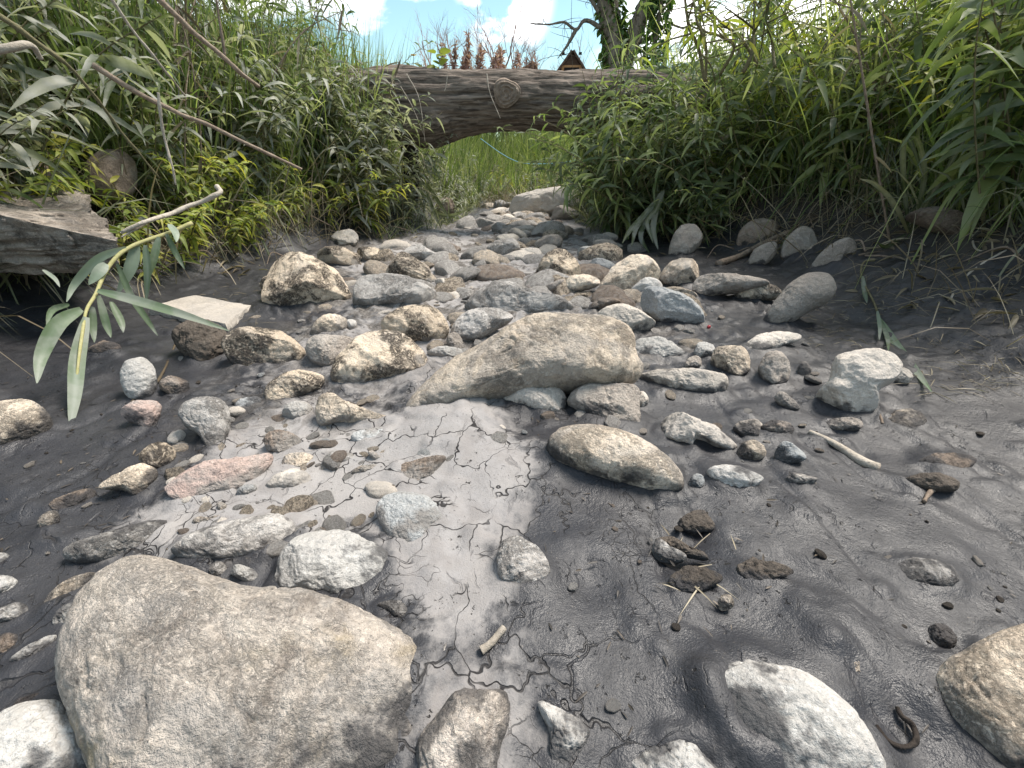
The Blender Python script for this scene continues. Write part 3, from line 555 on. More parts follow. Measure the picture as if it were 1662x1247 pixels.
('tan chunk set in light mud under the crumbly brown clod', 'tan', '456,750 465,738 495,735 512,745 500,760 475,763', dict(fac=3)),
('pale chunk set in light mud right of the tan chunk', 'silt', '530,745 540,733 575,738 584,750 560,755 540,755', dict(fac=3)),
('thin brown sliver of stone above a small wet puddle', 'tan', '570,768 585,757 610,755 612,762 590,770', dict()),
('grey-white pebble shaped like a tooth in cracked mud', 'grey', '597,735 605,732 622,745 618,752 608,750', dict(name='pebble', cat='pebble')),
('small round brown pebble on light mud behind the muddy ledge', 'tan', '351,822 356,815 367,817 368,828 357,831', dict(name='pebble', cat='pebble')),
('grey ribbed pebble at the right end of the pink-tinged rock', 'blue', '383,800 395,788 413,787 416,797 400,807', dict(name='pebble', cat='pebble')),
('thin brown-edged flake on light mud above the muddy ledge', 'tan', '312,848 322,840 345,842 366,836 352,850 325,854', dict(k=.5)),
('little finger-shaped pebble standing in mud by the huge boulder right edge', 'pale', '709,1078 716,1060 722,1045 730,1044 731,1055 722,1075 714,1083', dict(name='pebble', cat='pebble')),
('dark lumpy clod in a wet hollow right of the oval boulder', 'clod', '1100,850 1115,836 1140,830 1158,845 1160,860 1135,865 1110,862', dict(k=.6, tk=.45, embed=.6, amp=.25, name='clod', cat='clod')),
('long crumbly clod along a wet slit in the right mud', 'clod', '1060,868 1085,870 1110,885 1145,900 1150,910 1115,905 1080,890', dict(k=.6, tk=.5, embed=.6, amp=.25, name='clod', cat='clod')),
('fibrous clod heap on the mud right of the slit', 'clod', '1085,945 1110,922 1150,925 1175,938 1150,955 1110,962', dict(k=.7, tk=.35, embed=.7, amp=.3, name='clod', cat='clod')),
('black crumbly clod with straw on the mud far right of the slit', 'clod', '1195,925 1215,908 1260,915 1290,930 1255,940 1215,945', dict(k=.7, tk=.35, embed=.7, amp=.32, name='clod', cat='clod')),
('buried whitish stone peeking beside the crumbly slit', 'silt', '1058,890 1070,876 1090,890 1115,905 1095,915 1065,908', dict(k=.6)),
('dark mud lump between cream rock and flat slab', 'clod', '280,550 300,530 340,525 370,545 365,575 330,595 300,580', dict(k=.5, amp=.25, name='clod', cat='clod')),
]
def block(label, mat, corners, n=40, amp=.02, name='boulder', cat='boulder', layers=.0, raw=False):
    c = np.array(corners) if raw else np.array([at(*q) for q in corners]); t = np.linspace(0, 1, n); Vs, Fs, o = [], [], 0
    g = np.stack(np.meshgrid(t, t, indexing='ij'), -1).reshape(-1, 2); i = np.arange(n-1)[:, None]*n+np.arange(n-1)[None]; q = np.stack([i, i+1, i+n+1, i+n], -1).reshape(-1, 4)
    for ax_, v in ((0, 0), (0, 1), (1, 0), (1, 1), (2, 0), (2, 1)):
        uvw = np.insert(g, ax_, v, axis=1); Vs.append(uvw); Fs.append((q if (v == 1) != (ax_ == 1) else q[:, ::-1])+o); o += n*n
    U = np.concatenate(Vs); e = U-.5; m = np.abs(e).max(1, keepdims=True); U = .5+e*(1-.07*(np.linalg.norm(e/np.maximum(m, 1e-6), axis=1, keepdims=True)-1))
    W8 = [(1-U[:, 0])*(1-U[:, 1])*(1-U[:, 2]), U[:, 0]*(1-U[:, 1])*(1-U[:, 2]), U[:, 0]*U[:, 1]*(1-U[:, 2]), (1-U[:, 0])*U[:, 1]*(1-U[:, 2]), (1-U[:, 0])*(1-U[:, 1])*U[:, 2], U[:, 0]*(1-U[:, 1])*U[:, 2], U[:, 0]*U[:, 1]*U[:, 2], (1-U[:, 0])*U[:, 1]*U[:, 2]]
    P = sum(w[:, None]*k for w, k in zip(W8, c)); cen = c.mean(0); d = nrm(P-cen)
    P = P+d*(amp*fbm(P*7, 4, 3)+.5*amp*fbm(P*30, 3, 4)+layers*fbm(P*np.array([4, 4, 60.]), 3, 5)*(1-np.abs(e[:, 2])*1.9).clip(0, 1))[:, None]
    return tag(mk(name, P-cen, np.concatenate(Fs), M[mat], attrs={'hag': P[:, 2]*0+.2}, loc=cen), label, cat)
def gslab(label, mat, quad, th, lift=0):
    b = [ground(*q) for q in quad]; cs = []; b = [p-np.array([0, 0, .02]) if k in (2, 3) else p for k, p in enumerate(b)]
    for zz in (-.02, th):
        for p in b: cs.append(p+np.array([0, 0, zz+lift]))
    return block(label, mat, cs, 60, .016, 'stone', 'stone', raw=True)
block('layered slab of rock jutting from the left bank above a dark hollow', 'slab', [(-190, 450, 1.50), (178, 443, 1.62), (130, 400, 2.15), (-150, 420, 2.2), (-210, 300, 1.45), (207, 396, 1.55), (118, 298, 2.15), (-140, 300, 2.2)], 90, .05, layers=.04)
gslab('flat grey angular slab beside the willow leaf tip', 'pale', [(243, 512), (372, 540), (410, 500), (318, 482)], .034)
for lb, mt, pl, kw in ROCKS: rock(lb, mt, pl, **kw)

# silt banked up against the feet of the stones
from mathutils.kdtree import KDTree
kd = KDTree(sum(len(c) for c, _ in CONTACT)); ks = []
for c, s_ in CONTACT:
    for q in c: kd.insert((q[0], q[1], 0), len(ks)); ks.append(s_)
kd.balance()
for idx in near[(P2[near, 1] < 3.6) & (np.abs(P2[near, 0]) < 2.3)]:
    q, ki, d = kd.find((P2[idx, 0], P2[idx, 1], 0)); s_ = ks[ki]
    if d < .9*s_: gz[idx] += min(.034 if P2[idx, 1] > 1.1 else .016, .20*s_)*math.exp(-(d/(.38*s_))**2)
tag(mk('ground', np.column_stack([P2, gz]), F, M['ground'], attrs={'dry': dry, 'bank': b_, 'crack': crack, 'rub': rub}), kind='structure')

# loose stones copied over the far bed and pebbles pressed into the mud
def proto_rock(name, mat, seed, fac):
    r = np.random.default_rng(seed); V, Fc = ico(4); L = V*np.array([1, r.uniform(.5, .85), r.uniform(.32, .65)])
    L = L*(1+.22*fbm(V*1.2+seed, 3, seed)[:, None])
    for j in range(fac):
        m = nrm(r.normal(size=3)); d = np.maximum(L@m-(L@m).max()*r.uniform(.6, .85), 0); L = L-m*(d*.9)[:, None]
    L = L+V*.025*fbm(V*5+seed, 2, seed)[:, None]
    return mk(name, L, Fc, M[mat], attrs={'hag': L[:, 2]*.05+.03, 'dryb': np.full(len(L), .7)})
def strew(protos, n, xy, size, label, cat, group, sink=.25):
    for j in range(n):
        p = protos[j % len(protos)]; o = p if j < len(protos) else p.copy()
        if j >= len(protos): C.objects.link(o)
        x, y = xy(j); s = size(x, y)
        o.location = (x, y, float(H(x, y))+s*sink); o.scale = (s, s, s*random.uniform(.7, 1.1)); o.rotation_euler = (random.gauss(0, .22), random.gauss(0, .22), random.uniform(0, 6.28))
        tag(o, label, cat, group)
pr = [proto_rock('rubble_stone', m, 100+i, 3) for i, m in enumerate(['silt', 'crust', 'pale', 'silt', 'tan', 'silt', 'pale', 'brown', 'silt', 'crust'])]
def far_xy(j):
    y = random.uniform(0, 1)**1.1*5.6+1.95; w = .92*min(hwl(y), hwr(y)); return random.uniform(-1, .85)*w*random.uniform(.3, 1)+xc(y), y
strew(pr, 290, far_xy, lambda x, y: random.choice([.04, .055, .07, .09, .12, .15])*random.uniform(.8, 1.2), 'silt-dulled stone in the rubble strewn over the far stream bed', 'stone', 'rubble over the far stream bed', .0)
pr = [proto_rock('pebble', m, 200+i, 2) for i, m in enumerate(['pale', 'silt', 'grey', 'tan', 'blue', 'silt', 'brown', 'silt'])]
def peb_xy(j):
    while True:
        px, py = random.uniform(420, 1330), random.uniform(480, 760)
        if random.random() < .5: px = random.gauss(680, 160)
        g = ground(px, py); return g[0], g[1]
strew(pr, 190, peb_xy, lambda x, y: random.choice([.006, .008, .011, .015, .022])*random.uniform(.8, 1.3), 'little pebble among the larger stones of the middle stream bed', 'pebble', 'little pebbles of the middle stream bed')
pr = [proto_rock('bedded_stone', m, 450+i, 3) for i, m in enumerate(['silt', 'silt', 'crust', 'pale', 'silt', 'tan'])]
def mid_xy(j): return random.uniform(-1.15, .75), random.uniform(1.3, 2.6)
strew(pr, 190, mid_xy, lambda x, y: random.choice([.018, .025, .03, .04, .055])*random.uniform(.8, 1.2), 'mud-coated small stone bedded between the big stones of the middle stream bed', 'stone', 'mud-coated stones between the big ones', -.05)
pr = [proto_rock('stone_chip', m, 400+i, 3) for i, m in enumerate(['silt', 'silt', 'tan', 'crust', 'pale', 'silt', 'brown'])]
def dry_xy(j):
    px, py = random.uniform(270, 640), random.uniform(650, 905); g = ground(px, py); return g[0], g[1]
strew(pr, 130, dry_xy, lambda x, y: random.choice([.008, .012, .016, .022, .032])*random.uniform(.8, 1.2), 'silt-bound stone chip bedded in the pale mud left of the cracked tongue', 'stone', 'stone chips bedded in the pale mud', .0)
pr = [proto_rock('pebble', m, 300+i, 1) for i, m in enumerate(['brown', 'silt', 'clod', 'grey', 'clod'])]
def peb2(j):
    px, py = (random.uniform(900, 1640), random.uniform(700, 1150)) if j % 3 else (random.uniform(20, 420), random.uniform(560, 900))
    g = ground(px, py); return g[0], g[1]
strew(pr, 90, peb2, lambda x, y: random.choice([.003, .004, .006, .009])*random.uniform(.8, 1.3), 'tiny dark crumb of stone stuck on the wet mud', 'pebble', 'dark crumbs on the wet mud')

# ------------------------------------------------------------------ the log across the stream
lg = empty('fallen_log', at(830, 200, 4.75))
tag(lg, 'weathered grey-brown log lying bank to bank across the stream', 'log')
nL, nS = 260, 120
a0, a1 = at(520, 163, 4.75), at(1300, 165, 4.85)
t = np.linspace(0, 1, nL); ax = a0+(a1-a0)*t[:, None]; th = np.arange(nS)/nS*2*np.pi
pxs = 520+(1300-520)*t
rad = np.interp(pxs, [520, 640, 700, 820, 950, 1060, 1300], [.23, .24, .235, .235, .235, .225, .18])
low = .16*np.exp(-((pxs-690)/60)**2)+.075*np.exp(-((pxs-950)/36)**2)+.03*np.exp(-((pxs-620)/30)**2)
top = .03*np.exp(-((pxs-640)/45)**2)
Rr = rad[:, None]*(1+0*th[None]); sn = np.sin(th)[None]
Rr = Rr+low[:, None]*np.clip(-sn, 0, 1)**1.5+top[:, None]*np.clip(sn, 0, 1)**2
px3 = np.stack([np.broadcast_to(t[:, None]*3.9, Rr.shape), np.cos(th)[None]+0*Rr, np.sin(th)[None]+0*Rr], -1)
Rr = Rr+.038*fbm(px3*np.array([3.2, 2.2, 2.2]), 5, 77, .6)+.012*fbm(px3*np.array([1.6, 12, 12]), 4, 78)
gr = np.abs(fbm(px3*np.array([.9, 7.5, 7.5])+5, 3, 79)); Rr = Rr-.022*np.clip(.10-gr, 0, 1)/.10
xd = nrm(a1-a0); yd = nrm(np.cross([0, 0, 1.], xd)); zd = np.cross(xd, yd)
LV = ax[:, None]+Rr[..., None]*(np.cos(th)[None, :, None]*yd+np.sin(th)[None, :, None]*zd); b0 = np.array(lg.location)
i = np.arange(nL-1)[:, None]*nS; j = np.arange(nS)[None]; j2 = (j+1) % nS
LF = np.stack([i+j, i+nS+j, i+nS+j2, i+j2], -1).reshape(-1, 4)
e = (nL-1)*nS; jj = np.arange(nS); kk = (jj+1) % nS; nn_ = nL*nS
LF = np.vstack([LF, np.stack([jj, kk, 0*jj+nn_, 0*jj+nn_], 1), np.stack([e+kk, e+jj, 0*jj+nn_+1, 0*jj+nn_+1], 1)])
mk('trunk', np.vstack([LV.reshape(-1, 3), ax[:1], ax[-1:]])-b0, LF, M['log'], lg)
kc = at(822, 152, 4.535)-b0; r = np.linspace(0, 1, 26); th = np.arange(48)/48*2*np.pi
kr = .105*(1+.08*np.sin(3*th+1))[None]*np.minimum(r[:, None]*1.15, 1)**.9
ky = -.055*np.sqrt(np.clip(1-(r[:, None])**3.5, 0, 1))+.004*np.sin(r[:, None]*26)+.012*np.exp(-(r[:, None]*4)**2)
KV = np.stack([kr*np.cos(th)[None]*1.12, ky+0*kr+.02, kr*np.sin(th)[None]], -1)+.004*fbm(np.stack([kr*np.cos(th)*60, ky+0*kr, kr*np.sin(th)*60], -1), 3, 4)[..., None]
ring2 = KV[-1]*np.array([1.35, 1, 1.35]); ring2[:, 1] += .09; KV = np.concatenate([KV, ring2[None]])
i = np.arange(26)[:, None]*48; j = np.arange(48)[None]; j2 = (j+1) % 48
mk('knot', KV.reshape(-1, 3)+kc, np.stack([i+j, i+j2, i+48+j2, i+48+j], -1).reshape(-1, 4), M['knot'], lg, {'tint': np.zeros(27*48)})
# rotten prop under its left end
V, F_ = tube([at(668, 325, 4.75), at(668, 290, 4.8), at(664, 240, 4.85), at(660, 205, 4.9)], .06, .10, 16, 30, .03, 3)
tag(mk('root_stump', V, F_, M['rot']), 'dark rotten root stump under the left end of the log', 'stump')

# ------------------------------------------------------------------ grasses (uncountable)
def region(n, x0, x1, y0, y1, dmin, dmax, seed):
    r = np.random.default_rng(seed); out = []
    while sum(map(len, out)) < n:
        p = np.column_stack([r.uniform(x0, x1, n), r.uniform(y0, y1, n)]); d = bankd(p[:, 0], p[:, 1]); out.append(p[(d > dmin) & (d < dmax)])
    return np.concatenate(out)[:n], r
def grass(name, n, x0, x1, y0, y1, dmin, dmax, hmin, hmax, mat, seed, lean=.25, w=.006, droop=.35, S=4, clump=2.2, label=None, pts=None):
    p, r = region(n, x0, x1, y0, y1, dmin, dmax, seed)
    keep = fbm(np.column_stack([p*clump, 0*p[:, 0]]), 2, seed) > -.35; p = p[keep]; n = len(p)
    B = np.column_stack([p, H(p[:, 0], p[:, 1])-.01]); side = -np.sign(p[:, :1])
    D = np.column_stack([r.normal(0, lean, n)+side[:, 0]*.12, r.normal(0, lean, n), np.ones(n)])
    hf = .75+.5*vnoise(np.column_stack([p*1.1, 0*p[:, 0]]), seed+3); L = r.uniform(hmin, hmax, n)*hf
    V, F_, T = ribbons(B, D, L, w*r.uniform(.6, 1.4, n), r.gamma(2, droop/2, n), S, None, 'blade', seed=seed)
    o = mk(name, V, F_, M[mat], attrs={'tint': T}); return tag(o, label, None, None, 'stuff')
grass('bank_grass', 9000, -4.6, -1.6, .9, 4.6, .15, 2.8, .3, .8, 'grass_dull', 1, .38, .009, .7)
grass('bank_grass', 9000, 1.2, 4.6, .9, 4.6, .55, 2.8, .3, .8, 'grass_dull', 2, .38, .009, .6)
grass('tall_grass', 13000, -5.5, -1.3, 2.4, 6.5, .35, 4, .8, 1.6, 'grass', 3, .17, .010, .3)
grass('tall_grass', 13000, 1.5, 6.5, 1.6, 6.5, .6, 5, .9, 1.8, 'grass', 4, .27, .014, .6, 5)
grass('far_grass', 26000, -7, 7, 6.0, 14, .02, 9, .35, 1.0, 'grass', 5, .2, .012, .3)
grass('far_grass', 9000, -2, 2, 8.9, 13, -2, 9, .3, .9, 'grass', 6, .25, .012, .4)
grass('bank_grass', 6000, -2.6, -.6, 3.9, 8.8, -.05, 1.3, .18, .5, 'grass_dull', 7, .5, .008, .9)
grass('bank_grass', 6000, .6, 2.6, 3.9, 8.8, -.05, 1.3, .18, .5, 'grass_dull', 8, .5, .008, .9)
grass('dry_grass', 3200, -4, -1.2, .9, 6, .05, 1.8, .3, 1.15, 'dry', 9, .5, .007, .9, 5)
grass('dry_grass', 2000, 1.2, 4, .9, 6, .15, 1.5, .15, .7, 'dry', 10, .6, .005, .9)
grass('far_grass', 9000, -7, 7, 10.5, 15, -9, 99, .9, 1.7, 'grass', 14, .2, .014, .3)
grass('dry_grass', 3500, -2.2, 2.2, 7, 13.5, -2, 9, .4, 1.1, 'dry', 15, .45, .008, .9)
grass('meadow_grass', 30000, -40, 40, 13, 60, 0, 99, .4, 1.1, 'grass', 12, .2, .03, .3, 3)

# ------------------------------------------------------------------ leafy plants on the banks
def leafy(h, nl, ll, lw, seed, mat, lean=.25, kind='leafy_plant'):
    r = np.random.default_rng(seed); root = empty(kind); g = Geo(); lv = Geo()
    for s_ in range(r.integers(2, 4)):
        az = r.uniform(0, 6.28); le = lean*r.uniform(.4, 1.5); hh = h*r.uniform(.65, 1.05)
        P = spline([(0, 0, -.02), (math.cos(az)*le*.2*hh, math.sin(az)*le*.2*hh, hh*.4), (math.cos(az)*le*.6*hh, math.sin(az)*le*.6*hh, hh*.75), (math.cos(az)*le*1.2*hh, math.sin(az)*le*1.2*hh, hh*.98)], 14)
        V, F_ = tube(P, .0045, .0015, 5); g.add(V, F_)
        t = np.sort(r.uniform(.12, 1, nl)); idx = t*(len(P)-1); i0 = np.minimum(idx.astype(int), len(P)-2); B = P[i0]+(P[i0+1]-P[i0])*(idx-i0)[:, None]
        a = np.arange(nl)*2.4+r.uniform(0, 6); up = r.uniform(-.1, .9, nl)*(.4+t)
        D = np.column_stack([np.cos(a), np.sin(a), up]); L = ll*r.uniform(.6, 1.25, nl)*(1-.45*t**3)
        V, F_, T = ribbons(B, D, L, lw*r.uniform(.75, 1.25, nl)*L/ll, r.uniform(.25, 1.0, nl), 4, None, 'lance', seed=seed+s_); lv.add(V, F_, T)
    g.build('stem', M['stem'], root); lv.build('leaves', M[mat], root); return root
def plant_out(protos, spots, label, group, smin=.75, smax=1.2, lean=0):
    for j, (x, y) in enumerate(spots):
        p = protos[j % len(protos)]; o = p if j < len(protos) else copy_tree(p)
        s = random.uniform(smin, smax); o.location = (x, y, float(H(x, y))); o.scale = (s, s, s)
        o.rotation_euler = (random.gauss(0, .12), -np.sign(x)*lean*random.uniform(.3, 1.5), 0); o.rotation_euler.rotate_axis('Z', random.uniform(0, 6.28))
        tag(o, label, 'plant', group)
_sp = [700]
def spots(n, *a): _sp[0] += 1; return region(n, *a, _sp[0])[0]
def variants(n, h, nl, ll, lw, s0, mat, lean): return [leafy(h, nl, ll, lw, s0+i, mat, lean, {500: 'willowherb', 505: 'willowherb', 520: 'mugwort', 530: 'tall_weed', 540: 'willow_shoot', 545: 'willow_shoot', 550: 'goldenrod', 560: 'trailing_weed', 580: 'silty_weed', 585: 'meadow_weed', 587: 'streamside_weed'}[s0]) for i in range(n)]
plant_out(variants(7, 1.0, 28, .20, .035, 500, 'leaf_silty', .4), spots(105, -4.2, -1.5, 1.1, 4.8, .25, 2.0), 'silt-greyed lance-leaved plant crowding the left bank', 'silt-greyed plants on the left bank', lean=.35)
plant_out(variants(4, 1.0, 32, .16, .028, 505, 'leaf_silty', .35), spots(16, -1.9, -.8, 3.9, 4.55, .05, .6), 'grey-green lance-leaved plant on the left bank before the log end', 'grey-green plants before the left log end', .9, 1.25, lean=.2)
plant_out(variants(5, .55, 26, .13, .026, 520, 'leaf_yellow', .5), spots(55, -3, -1.2, 1.6, 4.4, .10, .6), 'yellow-green drooping plant at the foot of the left bank', 'yellow-green plants at the left bank foot', .6, 1.1, lean=.4)
plant_out(variants(4, 1.3, 34, .16, .024, 530, 'leaf_green', .25), spots(40, -4, -1.4, 2.4, 5.0, .3, 1.6), 'tall green leafy plant rising from the left bank', 'tall green plants on the left bank', .8, 1.25, lean=.2)
PV = variants(4, 1.1, 38, .18, .028, 540, 'leaf_green', .4)
plant_out(variants(7, 1.15, 32, .21, .034, 540, 'leaf_green', .35), spots(110, 1.0, 4.4, 1.7, 5.4, .55, 2.0), 'dark green narrow-leaved plant crowding the right bank', 'narrow-leaved plants on the right bank', lean=.4)
plant_out(variants(3, 1.15, 34, .19, .030, 545, 'leaf_green', .45), [(random.uniform(.92, 1.3), random.uniform(3.9, 4.5)) for _ in range(13)], 'broad-tufted narrow-leaved plant leaning from the right bank across the log', 'plants leaning across the log', 1.0, 1.3, lean=.55)
plant_out(PV[:], spots(20, .7, 1.9, 3.6, 4.5, .0, .5), 'narrow-leaved plant on the right bank reaching over the log end', 'narrow-leaved plants over the log end', .9, 1.25, lean=.5)
plant_out(variants(4, 1.1, 30, .16, .024, 550, 'leaf_yellow', .35), spots(36, 1.4, 4.2, 1.6, 4.6, .7, 2.0), 'bright yellow-green leafy plant among the grasses of the right bank', 'bright plants on the right bank', .8, 1.2, lean=.3)
plant_out(variants(5, .6, 26, .15, .021, 560, 'leaf_green', .6), spots(56, .7, 2.8, 3.3, 6.5, .12, .6), 'small narrow-leaved plant hanging over the right bank foot', 'small plants at the right bank foot', .6, 1.1, lean=.55)
def stalk(h, seed):
    r = np.random.default_rng(seed); root = empty('dead_stalk'); g = Geo(); lv = Geo(); az = r.uniform(0, 6.28); b = r.uniform(.1, .5)
    P = spline([(0, 0, -.03), (math.cos(az)*b*.2*h, math.sin(az)*b*.2*h, h*.45), (math.cos(az)*b*.5*h, math.sin(az)*b*.5*h, h*.8), (math.cos(az)*b*.9*h, math.sin(az)*b*.9*h, h)], 22); V, F_ = tube(P, .006, .002, 6, None, .001, seed); g.add(V, F_)
    for k in range(5):
        q = P[r.integers(7, 21)]; d = nrm(r.normal(0, 1, 3)+[0, 0, .9]); V, F_ = tube([q, q+d*.1, q+d*.22+r.normal(0, .03, 3)], .0028, .001, 4, 6); g.add(V, F_)
    B = P[r.integers(4, 22, 12)]; V, F_, T = ribbons(B, r.normal(0, 1, (12, 3))-[0, 0, .5], r.uniform(.06, .16, 12), .016, .5, 4, None, 'lance', None, .5, seed); lv.add(V, F_, T)
    g.build('stem', M['deadstem'], root); lv.build('withered_leaves', M['dry'], root); return root
plant_out([stalk(1.2, 900+i) for i in range(5)], spots(38, -4, -1.3, 1.3, 4.6, .15, 1.6), 'brown dead stalk with withered leaves among the left bank plants', 'dead stalks on the left bank', .6, 1.2, lean=.4)
plant_out([stalk(1.2, 910+i) for i in range(5)], spots(28, 1.1, 4, 1.6, 4.6, .35, 1.8), 'brown dead stalk with withered leaves among the right bank plants', 'dead stalks on the right bank', .6, 1.2, lean=.4)
def plume(h, seed):
    r = np.random.default_rng(seed); root = empty('plume_weed'); g = Geo(); lv = Geo()
    for k in range(5):
        az = r.uniform(0, 6.28); hh = h*r.uniform(.6, 1); P = spline([(0, 0, 0), (.06*math.cos(az)*hh, .06*math.sin(az)*hh, hh*.5), (.12*math.cos(az)*hh, .12*math.sin(az)*hh, hh)], 20); V, F_ = tube(P, .012, .004, 4); g.add(V, F_)
        n = 170; i = (r.beta(2, 1.6, n)*9+10).astype(int); B = P[i]+r.normal(0, .01, (n, 3)); V, F_, T = ribbons(B, r.normal(0, 1, (n, 3))+[0, 0, .6], r.uniform(.05, .16, n)*(1.5-i/19.), .02, .2, 2, None, 'lance', seed=seed+k); lv.add(V, F_, T)
    g.build('stem', M['deadstem'], root); lv.build('seed_heads', M['plume'], root); return root
pl = [plume(1.15, 930+i) for i in range(4)]
for j, (px, py) in enumerate([(768, 92), (782, 84), (797, 96), (812, 88), (826, 98), (846, 90), (858, 98), (852, 86), (838, 80), (748, 84), (733, 70), (690, 74)]):
    o = pl[j] if j < 4 else copy_tree(pl[j % 4]); y = 14+random.uniform(-.6, 1.5); q = at(px, py, y); z0 = float(H(q[0], y)); o.location = (q[0], y, z0); hh = q[2]-z0; o.scale = (hh*random.uniform(.5, 1.2), hh*.8, hh*random.uniform(.75, 1.15)); o.rotation_euler = (random.gauss(0, .1), random.gauss(0, .1), j*1.7); tag(o, 'tall weed with pinkish brown plumes in the meadow beyond the log', 'weed', 'plume weeds beyond the log')
plant_out(variants(4, .4, 22, .11, .019, 580, 'leaf_silty', .5), spots(70, -2.2, -.5, 4.0, 9, .0, .5), 'small silty plant on the left bank under and beyond the log', 'small silty plants beyond the log', .6, 1.1, lean=.3)
plant_out(variants(4, .5, 24, .13, .02, 587, 'leaf_silty', .45), [(random.uniform(-1.5, 1.3), random.uniform(8.3, 10.8)) for _ in range(46)], 'grey-green leafy plant closing the far end of the stream bed', 'grey-green plants closing the stream bed', .6, 1.25)
plant_out(variants(4, .45, 22, .11, .018, 585, 'leaf_yellow', .4), spots(40, -2.5, 2.5, 8.6, 12, -1, 2), 'light green leafy plant in the grass beyond the log', 'light green plants beyond the log', .6, 1.3)

# ------------------------------------------------------------------ ivy-clad tree, saplings, far trees, sheds
def bare_tree(h, r0, seed, spread=.5, depth=4, sides=5, upright=.7):
    r = np.random.default_rng(seed); g = Geo(); tips = []
    def br(p, d, L, rad, dep):
        n = 5; P = [p]; dd = d
        for q in range(n):
            dd = nrm(dd+r.normal(0, .16, 3)+np.array([0, 0, .05*upright])); P.append(P[-1]+dd*L/n)
        P = np.array(P); V, F_ = tube(P, rad, rad*.45, sides if dep > 2 else 3, None, cap=False); g.add(V, F_)
        if dep == 0: tips.append(P[-1]); return
        for q in range(r.integers(3, 6)):
            t = r.uniform(.25, 1); i0 = int(t*(n-1e-3)); b = P[i0]+(P[i0+1]-P[i0])*(t*n-i0)
            nd = nrm(dd*upright+r.normal(0, 1, 3)*spread+np.array([0, 0, .25])); br(b, nd, L*r.uniform(.42, .68), rad*.42, dep-1)
    br(np.zeros(3), np.array([0, 0, 1.]), h, r0, depth); return g, np.array(tips)
td = empty('tree', at(985, 215, 9.0)); b0 = np.array(td.location); tag(td, 'old tree with ivy-covered forked trunks behind the log', 'tree')
def local(pts, Y): return [at(x, y, Y)-b0 for x, y in pts]
V, F_ = tube(local([(1000, 260), (997, 130), (994, 60), (985, 0), (975, -120), (960, -300)], 9.0), .19, .15, 16, 40, .03, 5); mk('trunk', V, F_, M['bark'], td)
V, F_ = tube(local([(1003, 200), (1012, 110), (1032, 50), (1055, -10), (1085, -110), (1130, -300)], 9.0), .15, .11, 16, 40, .02, 6); mk('trunk', V, F_, M['bark'], td)
g = Geo()
for q in ([(975, 45), (950, 33), (935, 48), (915, 36), (890, 40), (860, 38)], [(972, 20), (955, -5), (930, -20)], [(1020, 75), (1040, 45), (1060, 20)], [(935, 48), (920, 75), (905, 95)], [(980, 10), (1000, -40), (1010, -90)], [(1040, 35), (1075, 5), (1100, -5), (1130, -30)], [(1025, 70), (1055, 62), (1085, 40), (1110, 45), (1150, 25)], [(1018, 95), (1050, 95), (1090, 80)]):
    V, F_ = tube(local(q, 8.9), .035, .008, 7, 24, .008, 3); g.add(V, F_)
    Pq = np.array(local(q, 8.9)); r = np.random.default_rng(len(q))
    for k in range(14):
        a = spline(Pq, 40)[r.integers(8, 40)]; d = r.normal(0, 1, 3)*np.array([1, .6, .8]); V, F_ = tube([a, a+d*.12, a+d*.22+r.normal(0, .06, 3)], .006, .002, 3, 5, cap=False); g.add(V, F_)
g.build('branch', M['bark'], td)
r = np.random.default_rng(8); ln = spline(local([(1000, 260), (997, 130), (994, 60), (985, 0), (975, -120)], 9.0), 60); ln2 = spline(local([(1003, 200), (1012, 110), (1032, 50), (1055, -10), (1085, -110)], 9.0), 60); ln3 = spline(local([(1060, 150), (1060, 100), (1066, 50), (1075, -5), (1078, -60)], 8.7), 40)
def ivy(line, n, rad, seed):
    r = np.random.default_rng(seed); i = r.integers(0, len(line), n); a = r.uniform(0, 6.28, n); cl = .5+.9*np.clip(fbm(np.column_stack([line[i][:, 2]*1.5, np.cos(a), np.sin(a)]), 3, seed)+.2, 0, 1)
    o = np.column_stack([np.cos(a), np.sin(a), r.normal(0, .4, n)]); B = line[i]+o*rad*r.uniform(.8, 1.1, n)[:, None]*cl[:, None]*1.3
    return ribbons(B, o+r.normal(0, .5, (n, 3)), r.uniform(.05, .10, n), r.uniform(.05, .09, n), .6, 3, None, 'round', seed=seed)
g = Geo(); g.add(*ivy(ln, 1300, .18, 21)); g.add(*ivy(ln2, 260, .12, 22)); g.build('ivy_leaves', M['ivy'], td)
iv = empty('ivy_bush', at(1062, 215, 8.6)); tag(iv, 'slim ivy-grown stem hanging beside the forked tree', 'ivy'); b1 = np.array(iv.location)
V, F_ = tube(ln3+b0-b1, .05, .02, 8); mk('stem', V, F_, M['bark'], iv); g = Geo(); Vv, Ff, Tt = ivy(ln3, 800, .17, 23); g.add(Vv+b0-b1, Ff, Tt); g.build('leaves', M['ivy'], iv)

